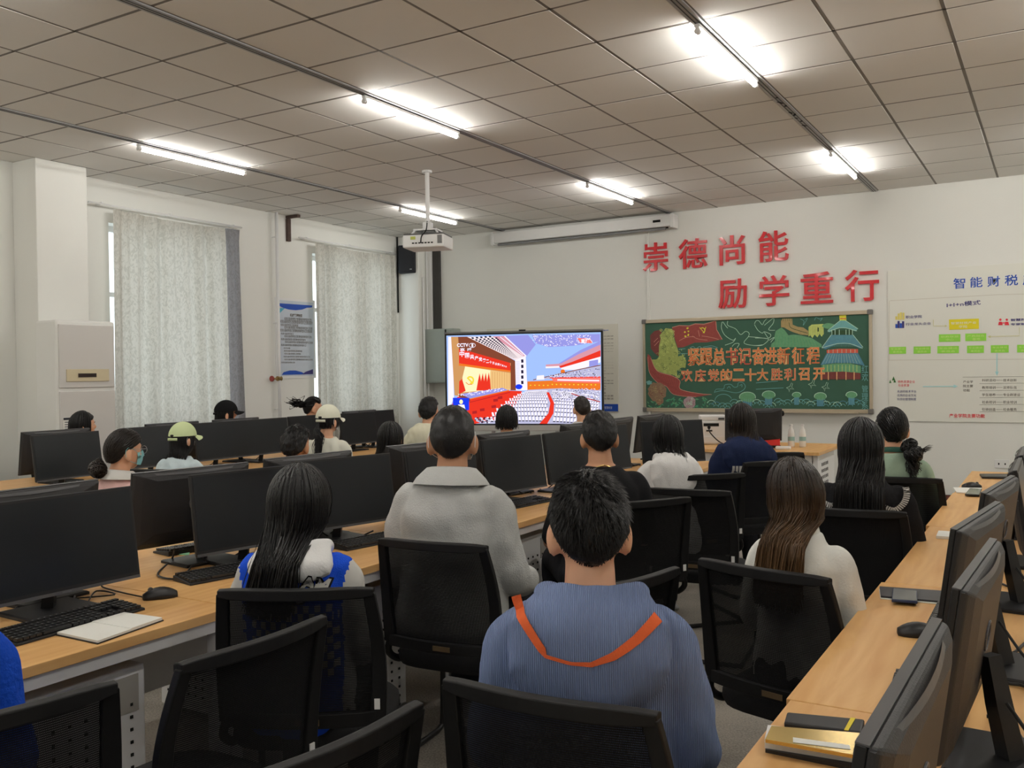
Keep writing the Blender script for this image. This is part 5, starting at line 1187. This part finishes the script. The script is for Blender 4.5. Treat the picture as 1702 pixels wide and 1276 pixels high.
def gathered(G, n=350, seed=0, w=.003):
    rg = np.random.default_rng(seed+2); az = rg.uniform(-PI, PI, n); lim = limit(az); pol = np.arccos(1-(1-np.cos(lim))*rg.uniform(.02, 1, n)); g = (np.array(G)-HC); g /= np.linalg.norm(g)
    q = np.stack([np.sin(pol)*np.sin(az), -np.sin(pol)*np.cos(az), np.cos(pol)], 1); pts = []
    for k in range(8):
        t = k/7*.97; d = q*(1-t)+g*t; d /= np.linalg.norm(d, axis=1, keepdims=True)+1e-6; pts.append(d*(np.array([.074, .094, .100])+.013+rg.uniform(0, .004, (n, 1)))+HC)
    return join(shell(.011, .002, seed), ribbons(np.stack(pts, 1), w, .8))
def tuft(G, D, L, n=120, spread=.03, seed=0, curl=.0, w=.003, Sg=9, drop=.0):
    rg = np.random.default_rng(seed+3); D = np.array(D, float); D /= np.linalg.norm(D); G = np.array(G); pts = []
    r = rg.normal(0, 1, (n, 3)); LL = L*rg.uniform(.55, 1.1, (n, 1)); ph = rg.uniform(0, 6.28, (n, 1))
    for k in range(Sg):
        t = k/(Sg-1); s = spread*math.sin(PI*min(1, t*1.1)*.8)
        p = G+D*LL*t+r*s*.6*(t**.5)+np.array([0, 0, -1.0])*drop*t*t
        if curl: p = p+np.concatenate([np.cos(ph+t*7), np.sin(ph+t*7), np.sin(ph*1.7+t*6)], 1)*curl*t**.5
        pts.append(p)
    return ribbons(np.stack(pts, 1), w, .3)
def bun(G, r, n=90, seed=0, w=.004):
    rg = np.random.default_rng(seed+4); m = MB(); m.ell(G, (r*.85,)*3, 16, 10); P = []
    for i in range(n):
        a = rg.normal(0, 1, 3); a /= np.linalg.norm(a); b = np.cross(a, rg.normal(0, 1, 3)); b /= np.linalg.norm(b); rr = r*rg.uniform(.82, 1.15); L = rg.uniform(1.5, 4)
        P.append([np.array(G)+(a*math.cos(t)+b*math.sin(t))*rr for t in np.linspace(0, L, 9)])
    return join((np.array(m.v), m.f), ribbons(np.array(P), w, .5))
def hair_mat(name, c, c2=None, z0=.85, z1=1.15):
    if name in MATS: return MATS[name]
    M = bpy.data.materials.new(name); M.use_nodes = True; n = M.node_tree.nodes; l = M.node_tree.links; p = n['Principled BSDF']; p.inputs['Roughness'].default_value = .42; p.inputs['Specular IOR Level'].default_value = .35
    tc_ = n.new('ShaderNodeTexCoord'); mp = n.new('ShaderNodeMapping'); mp.inputs['Scale'].default_value = (60, 60, 5); l.new(tc_.outputs['Object'], mp.inputs[0])
    t = n.new('ShaderNodeTexNoise'); t.inputs['Scale'].default_value = 1.0; l.new(mp.outputs[0], t.inputs['Vector'])
    r = n.new('ShaderNodeValToRGB'); r.color_ramp.elements[0].position = .35; r.color_ramp.elements[0].color = (*[x*.6 for x in c], 1); r.color_ramp.elements[1].position = .7; r.color_ramp.elements[1].color = (*[x*1.5 for x in c], 1); l.new(t.outputs['Fac'], r.inputs[0])
    if c2:
        sp = n.new('ShaderNodeSeparateXYZ'); l.new(tc_.outputs['Object'], sp.inputs[0]); mr = n.new('ShaderNodeMapRange'); mr.inputs[1].default_value = z1; mr.inputs[2].default_value = z0; l.new(sp.outputs[2], mr.inputs[0])
        mu = n.new('ShaderNodeMath'); mu.operation = 'MULTIPLY'; l.new(mr.outputs[0], mu.inputs[0]); l.new(t.outputs['Fac'], mu.inputs[1]); mu2 = n.new('ShaderNodeMath'); mu2.operation = 'MULTIPLY'; mu2.inputs[1].default_value = 1.7; mu2.use_clamp = True; l.new(mu.outputs[0], mu2.inputs[0])
        mx = n.new('ShaderNodeMix'); mx.data_type = 'RGBA'; l.new(mu2.outputs[0], mx.inputs[0]); l.new(r.outputs[0], mx.inputs[6]); mx.inputs[7].default_value = (*c2, 1); l.new(mx.outputs[2], p.inputs['Base Color'])
    else: l.new(r.outputs[0], p.inputs['Base Color'])
    MATS[name] = M; return M
black_hair = hair_mat('black_hair', (.008, .0075, .008)); brown_hair = hair_mat('brown_hair', (.02, .012, .008), (.16, .085, .035)); dkbrown_hair = hair_mat('dark_brown_hair', (.014, .010, .008), (.05, .028, .016))
def skin_mat(name, c):
    if name in MATS: return MATS[name]
    M = mat(name, c, .5, var=.05, vs=30, bump=.04, bs=400); p = M.node_tree.nodes['Principled BSDF']; p.inputs['Subsurface Weight'].default_value = .08; p.inputs['Subsurface Radius'].default_value = (.02, .008, .004); return M
skins = [skin_mat('skin_light', alb(176, 134, 108)), skin_mat('skin_tan', alb(150, 110, 84))]
eye_w = mat('eye_white', (.7, .68, .65), .2, var=0); iris = mat('iris_dark', (.02, .012, .008), .15, var=0); lip_m = mat('lips', alb(150, 85, 78), .45, var=.03)
def cloth(name, c, bump=.25, bs=220, var=.08, kind='noise', rough=.85, sc=(1, 1, 1), vs=7): return mat(name, c, rough, var=var, vs=vs, bump=bump, bs=bs, kind=kind, sc=sc, spec=.15)
dark_pants = cloth('dark_trousers', (.02, .021, .026)); shoe_m = mat('white_shoes', (.4, .4, .4), .6); shoe_b = mat('black_shoes', (.015, .015, .015), .5)
def smooth(a, b, x): t = np.clip((x-a)/(b-a), 0, 1); return t*t*(3-2*t)
def deform(v, hy, hp, s, lean, sx, roll=0):
    v = np.array(v, float); z = v[:, 2]; w = smooth(1.03, 1.11, z); a = hy*w; x, y = v[:, 0].copy(), v[:, 1].copy()
    hw = 1-w; v[:, 0] = (x*np.cos(a)-y*np.sin(a)); v[:, 1] = (x*np.sin(a)+y*np.cos(a))
    if hp: dz = (v[:, 2]-1.08)*w; v[:, 1] += dz*math.sin(hp); v[:, 2] -= w*(v[:, 1]-0)*math.sin(hp)*.8
    if roll: v[:, 0] += (v[:, 2]-1.06)*w*math.sin(roll)
    v[:, 0] *= (1-w)*sx+w
    hi = v[:, 2] > .46; v[:, 2] = np.where(hi, .46+(v[:, 2]-.46)*s, v[:, 2]); v[:, :2] *= s
    v[:, 1] += math.tan(lean)*np.clip(v[:, 2]-.52, 0, 2)*smooth(.52, .75, v[:, 2]); return v
def np_obj(name, vf, mats, parent, dfn, smoothf=True, mi=None):
    v, f = vf; me = bpy.data.meshes.new(name); me.from_pydata(dfn(v).tolist() if dfn else np.asarray(v).tolist(), [], f)
    for m_ in (mats if isinstance(mats, (list, tuple)) else [mats]): me.materials.append(m_)
    if mi is not None: me.polygons.foreach_set('material_index', mi)
    if smoothf: me.polygons.foreach_set('use_smooth', [True]*len(f))
    me.update(); o = bpy.data.objects.new(name, me); C.objects.link(o); o.parent = parent; return o
def bvh(vf): return BVHTree.FromPolygons([Vector(p) for p in vf[0]], vf[1])
def drape(tree, shapes, off=.003, sub=.012):
    """flat 2-D shapes (x,z) pressed onto the back of a garment; returns verts, faces"""
    V = []; Fc = []; bm = bmesh.new()
    for pts in shapes:
        b = bmesh.new(); vs = [b.verts.new((x, 0, z)) for x, z in pts]
        try: b.faces.new(vs)
        except Exception: b.free(); continue
        bmesh.ops.triangulate(b, faces=b.faces)
        for _ in range(4):
            lg = [e for e in b.edges if e.calc_length() > sub]
            if not lg: break
            bmesh.ops.subdivide_edges(b, edges=lg, cuts=1); bmesh.ops.triangulate(b, faces=[f for f in b.faces if len(f.verts) > 3])
        b.verts.index_update(); base = len(V)
        for q in b.verts:
            h = tree.ray_cast(Vector((q.co.x, -.6, q.co.z)), Vector((0, 1, 0))); V.append((q.co.x, (h[0].y if h[0] else -.1)-off, q.co.z))
        for fc in b.faces: Fc.append(tuple(base+q.index for q in fc.verts))
        b.free()
    bm.free(); return np.array(V), Fc
def drape_text(tree, body, x0, z0, x1, z1, rot=0, off=.003, bold=.04):
    co, fs = text_mesh(body, bold); lo = co.min(0); hi = co.max(0); P = []
    for p in co:
        a = x0+(p[0]-lo[0])/(hi[0]-lo[0])*(x1-x0); b = z0+(p[1]-lo[1])/(hi[1]-lo[1])*(z1-z0); cx, cz = (x0+x1)/2, (z0+z1)/2
        P.append((cx+(a-cx)*math.cos(rot)-(b-cz)*math.sin(rot), cz+(a-cx)*math.sin(rot)+(b-cz)*math.cos(rot)))
    return drape(tree, [[P[i] for i in f] for f in fs], off, .02)
def strip(pts, w):
    L = []; R = []; P = [np.array(p) for p in pts]
    for i, p in enumerate(P):
        d = P[min(i+1, len(P)-1)]-P[max(i-1, 0)]; d = d/np.linalg.norm(d); n = np.array([-d[1], d[0]])*(w[i] if hasattr(w, '__len__') else w)/2; L.append(tuple(p+n)); R.append(tuple(p-n))
    return [[L[i], R[i], R[i+1], L[i+1]] for i in range(len(P)-1)]
def cap_np(lift=0, tilt=0):
    dome = MB(); R = []; n = 32
    for i in range(11):
        pol = .02+1.50*i/10; rr = np.array([.097, .117, .116]); ring = []
        for j in range(n):
            a = 2*PI*j/n; p = HC+rr*np.array([math.sin(pol)*math.cos(a), math.sin(pol)*math.sin(a), math.cos(pol)]); ring.append(tuple(p+np.array([0, 0, .012])))
        R.append(ring)
    dome.rings(R, cap=False); dome.ell(HC+np.array([0, 0, .125]), (.008, .008, .004), 10, 6)
    dome.box(tuple(HC+np.array([0, -.108, -.004])), (.09, .006, .02))
    br = MB(); N = 14; top = []; bot = []
    rings = []
    for k in range(N+1):
        a = -1.15+2.3*k/N; c, s_ = math.sin(a), math.cos(a); inner = HC+np.array([.095*c, .114*s_, .020-.012*c*c]); L = .070*(max(0, math.cos(a*1.2)))**.5
        outer = inner+np.array([c*.25*L, L, -.012-.02*c*c]); rings.append([tuple(inner), tuple(outer), tuple(outer-np.array([0, 0, .005])), tuple(inner-np.array([0, 0, .005]))])
    br.rings(rings)
    gap = MB(); gap.ell(HC+np.array([0, -.098, .022]), (.032, .02, .022), 14, 8)
    return (np.array(dome.v), dome.f), (np.array(br.v), br.f), (np.array(gap.v), gap.f)
def mask_np():
    m = MB(); R = []
    for i in range(7):
        z = 1.075+.085*i/6; ring = []
        for j in range(15):
            a = -1.2+2.4*j/14; bul = .012*math.sin(PI*i/6); ring.append(((.068+.0*bul)*math.sin(a)*(.88+.12*i/6), .030+(.088+bul)*math.cos(a)+(.010 if abs(a) < .4 else 0)*(i > 3), z-.008*abs(a)*(1 if i > 3 else -1)))
        R.append(ring)
    m.rings(R, cap=False, closed=False)
    for s in (-1, 1): m.tube(curve([(s*.062, .062, 1.15), (s*.078, .01, 1.185), (s*.082, -.02, 1.165), (s*.078, -.008, 1.12), (s*.058, .06, 1.09)], 5), .0014, 5)
    return np.array(m.v), m.f
def glasses_np():
    m = MB()
    for s in (-1, 1):
        m.tube([(s*.034+.024*math.cos(a), .122+.002*math.cos(a), 1.162+.021*math.sin(a)) for a in [2*PI*k/20 for k in range(21)]], .0013, 5); m.tube([(s*.058, .118, 1.168), (s*.078, .07, 1.17), (s*.082, .0, 1.175)], .0013, 5)
    m.tube([(-.010, .124, 1.166), (0, .127, 1.169), (.010, .124, 1.166)], .0013, 5); return np.array(m.v), m.f
TVP = np.array([-3.85, 4.6])
def person(label, u, vtop, d, yaw, top, top_m, hair, hair_m, hy=None, hp=0, lean=.03, sx=1.0, skin=0, hood=None, extra=(), toph=1.287, pants=None, shoes=None, group=None, gaze=0, roll=0, xy=None, zt=None, collar=None, cap=None, mask=None, glasses=False, chair=None, hoodk='big', sleeve=None):
    if xy is None: P = dep(d, u, vtop); xy = P[:2]; zt = P[2]
    s = (zt-.46)/(toph-.46); yw = R_(yaw)
    if hy is None: hy = math.atan2(-(TVP-xy)[0], (TVP-xy)[1])-yw
    hy = max(-1.1, min(1.1, hy))+gaze
    dfn = lambda v: deform(v, hy, hp, s, lean, sx, roll)
    h0 = dfn(HC[None])[0]; c_, s_ = math.cos(yw), math.sin(yw); loc = (xy[0]-(c_*h0[0]-s_*h0[1]), xy[1]-(s_*h0[0]+c_*h0[1]), 0)
    t = thing('person', label, 'person', loc, yw, group); sk = skins[skin]
    np_obj('body', BODY, sk, t, dfn)
    tp = top_tpl(top); to = np_obj('top', tp, top_m if sleeve is None else [top_m, sleeve], t, dfn, True, None if sleeve is None else [int(abs(tp[0][f[0]][0])+(.93-max(tp[0][f[0]][2], .90))*.25 > .165) for f in tp[1]])
    np_obj('trousers', PANTS, pants or dark_pants, t, dfn); np_obj('shoes', SHOES, shoes or shoe_m, t, dfn)
    for sgn in (-1, 1):
        e = MB(); e.ell((sgn*.030, .093, 1.163), (.012, .010, .010), 14, 10, 0); e.ell((sgn*.030, .1005, 1.163), (.0052, .0035, .0052), 10, 8, 1)
        np_obj('eye', (np.array(e.v), e.f), [eye_w, iris], t, dfn, True, e.m)
        b = MB().tube([(sgn*.012, .111, 1.183), (sgn*.03, .110, 1.188), (sgn*.048, .098, 1.184)], [.002, .003, .0015], 6); np_obj('eyebrow', (np.array(b.v), b.f), black_hair, t, dfn)
    lp = MB().ell((0, .109, 1.110), (.021, .007, .0035), 12, 6).ell((0, .109, 1.104), (.018, .007, .004), 12, 6); np_obj('lips', (np.array(lp.v), lp.f), lip_m, t, dfn)
    if hair: np_obj('hair', hair, hair_m, t, dfn)
    tree = bvh(tp)
    if hood: np_obj('hood', HOODS[hoodk], hood, t, dfn); tree = bvh(join(tp, HOODS[hoodk]))
    if collar: np_obj('collar', collar_np(*collar[1:]), collar[0], t, dfn)
    if cap:
        a_, b_, g_ = cap_np(); co_ = np_obj('baseball_cap', a_, cap, t, dfn); np_obj('cap_brim', b_, cap, co_, dfn, False); np_obj('cap_opening', g_, black_hair, co_, dfn)
    if mask: np_obj('face_mask', mask_np(), mask, t, dfn)
    if glasses: np_obj('glasses', glasses_np(), silver_m, t, dfn)
    for nm, fn, m_ in extra: np_obj(nm, fn(tree), m_, to if nm != 'necklace' else t, dfn, False)
    if chair:
        put_chair((loc[0], loc[1]), yw, chair)
    return t

cord = cloth('blue_corduroy', alb(108, 122, 156), .7, 75, .12, 'wave', .9)
orange_m = cloth('orange_trim', alb(190, 84, 48)); grey_wool = cloth('grey_wool', alb(148, 149, 148), .35, 180, .12); blue_varsity = cloth('blue_varsity', alb(22, 62, 165)); cream_m = cloth('cream_knit', alb(208, 198, 178), .2, 150, .05); offwhite = cloth('off_white', alb(205, 200, 190), .25, 150); royal = cloth('royal_blue_fleece', alb(18, 58, 150), .5, 90)
black_tee = cloth('black_cotton', (.012, .012, .014)); navy_m = cloth('navy_jacket', alb(20, 28, 52)); sage = cloth('sage_green', alb(120, 138, 122), .2, 120); pink_m = cloth('pink_coat', alb(190, 150, 146)); ltblue = cloth('light_blue', alb(165, 178, 192)); beige_m = cloth('beige_hoodie', alb(196, 180, 160)); white_trim = mat('white_trim', (.62, .61, .58), .8); white_cap = cloth('cream_cap', alb(205, 202, 168)); green_cap = cloth('pale_green_cap', alb(170, 182, 140)); black_cap = cloth('black_cap', (.008, .008, .009)); mask_w = mat('white_mask', alb(195, 200, 198), .7); mask_b = mat('blue_mask', alb(110, 160, 165), .7); gold_n = mat('gold_chain', (.5, .35, .12), .3, metal=.9)

V1 = [(-.140, 1.045), (-.128, 1.01), (-.085, .952), (-.078, .940), (-.03, .930), (.005, .928), (.045, .945), (.09, .975), (.130, 1.01)]
person('boy in a blue corduroy hoodie with orange-edged hood, nearest the viewer', 977, 770, 1.97, 24, 'hoodie', cord, short_hair(9000, .027, .011, 1, .42, .006, w=.0012), black_hair, lean=.02, sx=1.06, skin=0, hood=cord, toph=1.30, gaze=.0,
       extra=(('hood_trim', lambda tr: drape(tr, strip(V1, [.018, .019, .016, .008, .007, .010, .016, .020, .022]), .004, .012), orange_m),))
lt = lambda s, *a: (lambda tr: drape_text(tr, s, *a))
chk = [[(-.125+.034*i+(.017 if j % 2 else 0), .84-.026*j), (-.108+.034*i+(.017 if j % 2 else 0), .84-.026*j), (-.108+.034*i+(.017 if j % 2 else 0), .863-.026*j), (-.125+.034*i+(.017 if j % 2 else 0), .863-.026*j)] for i in range(8) for j in range(9)]
person('girl with long black hair in a blue and white varsity jacket with white letters', 497, 775, 2.8, 30, 'loose', blue_varsity, long_hair(1500, .86, .046, 2, .020, .185, drift=-.055), black_hair, lean=.02, sx=1.02, hood=offwhite, hoodk='small', sleeve=white_trim,
       extra=(('letter_outline', lambda tr: drape_text(tr, 'AM', .036, .898, .126, .958, -.35, .003, .09), black_tee), ('letter_outline', lambda tr: drape_text(tr, 'UB', -.046, .868, .056, .924, -.1, .003, .09), black_tee), ('jacket_letters', lambda tr: drape_text(tr, 'AM', .042, .903, .120, .953, -.35, .0045, .05), white_trim), ('jacket_letters', lambda tr: drape_text(tr, 'UB', -.040, .873, .050, .919, -.1, .0045, .05), white_trim), ('jacket_checks', lambda tr: drape(tr, chk, .003, .03), white_trim)), chair=None)
person('man with cropped hair and a mask in a light grey wool jacket', 752, 673, 3.60, 12, 'loose', grey_wool, short_hair(3500, .010, .009, 3, .2, .002, w=.0011), black_hair, lean=.03, sx=1.10, skin=1, toph=1.28, mask=mask_w, collar=(grey_wool, .070, .05, 1.015, .012, .03))
person('girl with long brown hair in a cream high-neck sweater', 1322, 762, 2.98, -6, 'slim', cream_m, long_hair(1500, .80, .065, 4, .016, .145, drift=-.045), brown_hair, lean=-.0, sx=.98, hy=.55, collar=(cream_m, .060, .03, 1.03, .004, .008), roll=-.10)
person('person in a royal blue fleece at the bottom left corner', 0, 0, 0, 72, 'loose', royal, short_hair(1500, .02, .013, 5, .3), black_hair, xy=np.array([-.22, -4.17]), zt=1.27, sx=1.08, hy=-.2)
NK = [(.062*math.sin(a), -.012-.064*math.cos(a), 1.035-.02*abs(math.sin(a))) for a in [2*PI*k/28 for k in range(29)]]
p6 = person('man in a black T-shirt with a thin gold necklace', 995, 680, 4.45, 38, 'tee', black_tee, short_hair(2500, .018, .013, 6, .3, .003, w=.0014), black_hair, skin=1, sx=1.12, lean=.03, extra=(('necklace', lambda tr: (np.array(MB().tube(NK, .003, 5).v), MB().tube(NK, .003, 5).f), gold_n),))
person('girl with straight black hair in a white hoodie', 1110, 690, 5.4, 38, 'hoodie', offwhite, long_hair(450, 1.0, .07, 7, .012, .14, w=.004), black_hair, hood=offwhite, lean=.05)
person('girl with dark brown hair in a navy jacket with white letters', 1232, 670, 6.3, 28, 'loose', navy_m, long_hair(450, 1.0, .085, 8, .012, .14, w=.004), dkbrown_hair, hood=navy_m, sx=1.08, lean=.04, extra=(('jacket_letters', lt('JIF', -.11, .80, -.02, .865), white_trim),))
SC = []
def sailor(tr):
    P = [(-.165, 1.0), (-.17, .96), (-.16, .925), (-.12, .905), (-.09, .91), (-.03, .925), (.03, .925), (.08, .91), (.12, .895), (.152, .92), (.165, .96), (.16, 1.0)]
    sh = []
    Q = [(p.x, p.y) for p in curve([(x, z, 0) for x, z in P], 5)]
    for i in range(len(Q)-1):
        a, b = np.array(Q[i]), np.array(Q[i+1]); dd = b-a; L = np.linalg.norm(dd); dd /= L; n = np.array([-dd[1], dd[0]])*.012; sh.append([tuple(a+n), tuple(a-n), tuple(b-n-dd*.003), tuple(b+n-dd*.003)])
    return drape(tr, sh, .005, .02)
person('girl with very long black hair in a black top with a white-trimmed sailor collar', 1430, 695, 4.08, 8, 'slim', black_tee, long_hair(1100, .76, .070, 9, .014, .15, drift=-.01), black_hair, sx=1.12, hy=.25, lean=.03, extra=(('collar_trim', sailor, white_trim),))
person('girl in a sage green top with black hair tied low at the side', 1482, 675, 5.15, 6, 'slim', sage, join(gathered((.045, -.08, 1.09), 350, 10), bun((.075, -.10, 1.075), .036, 90, 3), bun((.105, -.13, 1.03), .042, 110, 4), tuft((.10, -.13, 1.03), (.1, 0, -1), .12, 150, .03, 5, .012), tuft((.13, -.13, 1.05), (1, 0, .3), .06, 26, .02, 6, w=.0016)), black_hair, sx=1.04, hy=.22, lean=.0, collar=(cloth('dark_green_collar', alb(40, 70, 60)), .058, .02, 1.035, .003, .006))
person('woman in a pink coat with glasses, blue mask and a low bun', 205, 711, 4.75, 2, 'slim', pink_m, join(gathered((0, -.09, 1.10), 500, 11), bun((0, -.135, 1.075), .042, 110, 5), bun((0, -.125, 1.11), .022, 40, 6)), dkbrown_hair, glasses=True, mask=mask_b, collar=(white_trim, .066, .04, 1.02, .012, .03), chair='black mesh chair under the woman in the pink coat', hy=.02, gaze=-.12)
person('girl in a pale green baseball cap and a light blue top', 303, 700, 6.3, 16, 'loose', ltblue, bob_hair(500, 1.02, 12, jit=.002), black_hair, cap=green_cap, toph=1.30, mask=mask_w, chair='black mesh chair under the girl in the green cap', hy=-.1, gaze=-.05)
person('girl in a cream baseball cap and pale top with a black ponytail', 545, 671, 7.3, 22, 'loose', cloth('pale_pink_cream', alb(198, 184, 172)), join(bob_hair(250, 1.11, 13, jit=.002), tuft((0, -.115, 1.15), (0, -.5, -1), .24, 260, .03, 7, .012, drop=.05)), black_hair, cap=white_cap, toph=1.30, mask=mask_w, chair='black mesh chair under the girl in the cream cap', hy=-.25)
person('man with short thick black hair in the middle row, left of the grey jacket', 492, 703, 5.2, 8, 'loose', black_tee, short_hair(2600, .024, .016, 14, .5, .006), black_hair, skin=1, toph=1.295, chair='black mesh chair under the man in the middle row')
person('girl with a dark bob, low in the middle row', 648, 700, 5.95, 6, 'slim', cloth('grey_white_top', alb(160, 165, 170)), bob_hair(500, 1.05, 15), black_hair, chair='black mesh chair under the girl with the bob')
person('boy in a beige hoodie with a dark print, left of the television', 713, 657, 8.0, 20, 'hoodie', beige_m, short_hair(1500, .022, .014, 16, .4, .005), black_hair, hood=beige_m, toph=1.295, chair='black mesh chair under the boy in the beige hoodie', extra=(('back_print', lt('MU', -.11, .74, .11, .80), cloth('olive_print', alb(90, 85, 60))),))
person('person in black with dark hair and mask straps in front of the television', 842, 673, 7.4, 20, 'loose', black_tee, join(bob_hair(350, 1.09, 17), short_hair(300, .02, .012, 17, .2)), black_hair, mask=mask_w, chair='black mesh chair under the person in front of the television')
person('person in white whose dark head overlaps the right end of the television', 966, 657, 8.8, 26, 'loose', offwhite, short_hair(900, .014, .011, 18, .2), dkbrown_hair, chair='black mesh chair under the person in white')
person('person in a black baseball cap by the pipe near the windows', 375, 664, 8.8, 2, 'loose', black_tee, bob_hair(350, 1.08, 19, jit=.002), black_hair, cap=black_cap, toph=1.30, chair='black mesh chair under the black cap')
person('girl with a spiky tied-up hair bun by the far window', 520, 658, 9.7, 8, 'slim', black_tee, join(gathered((0, -.1, 1.2), 250, 20), bun((0, -.112, 1.205), .036, 60, 9), tuft((0, -.105, 1.20), (0, -1, .25), .13, 60, .075, 8, .01, w=.006)), black_hair, chair='black mesh chair under the girl with the spiky bun')
person('girl with straight black hair in front of the air conditioner', 137, 682, 7.35, 6, 'slim', black_tee, long_hair(400, .95, .08, 21, .008, .13, w=.004), black_hair, chair='black mesh chair by the air conditioner', gaze=-.1)
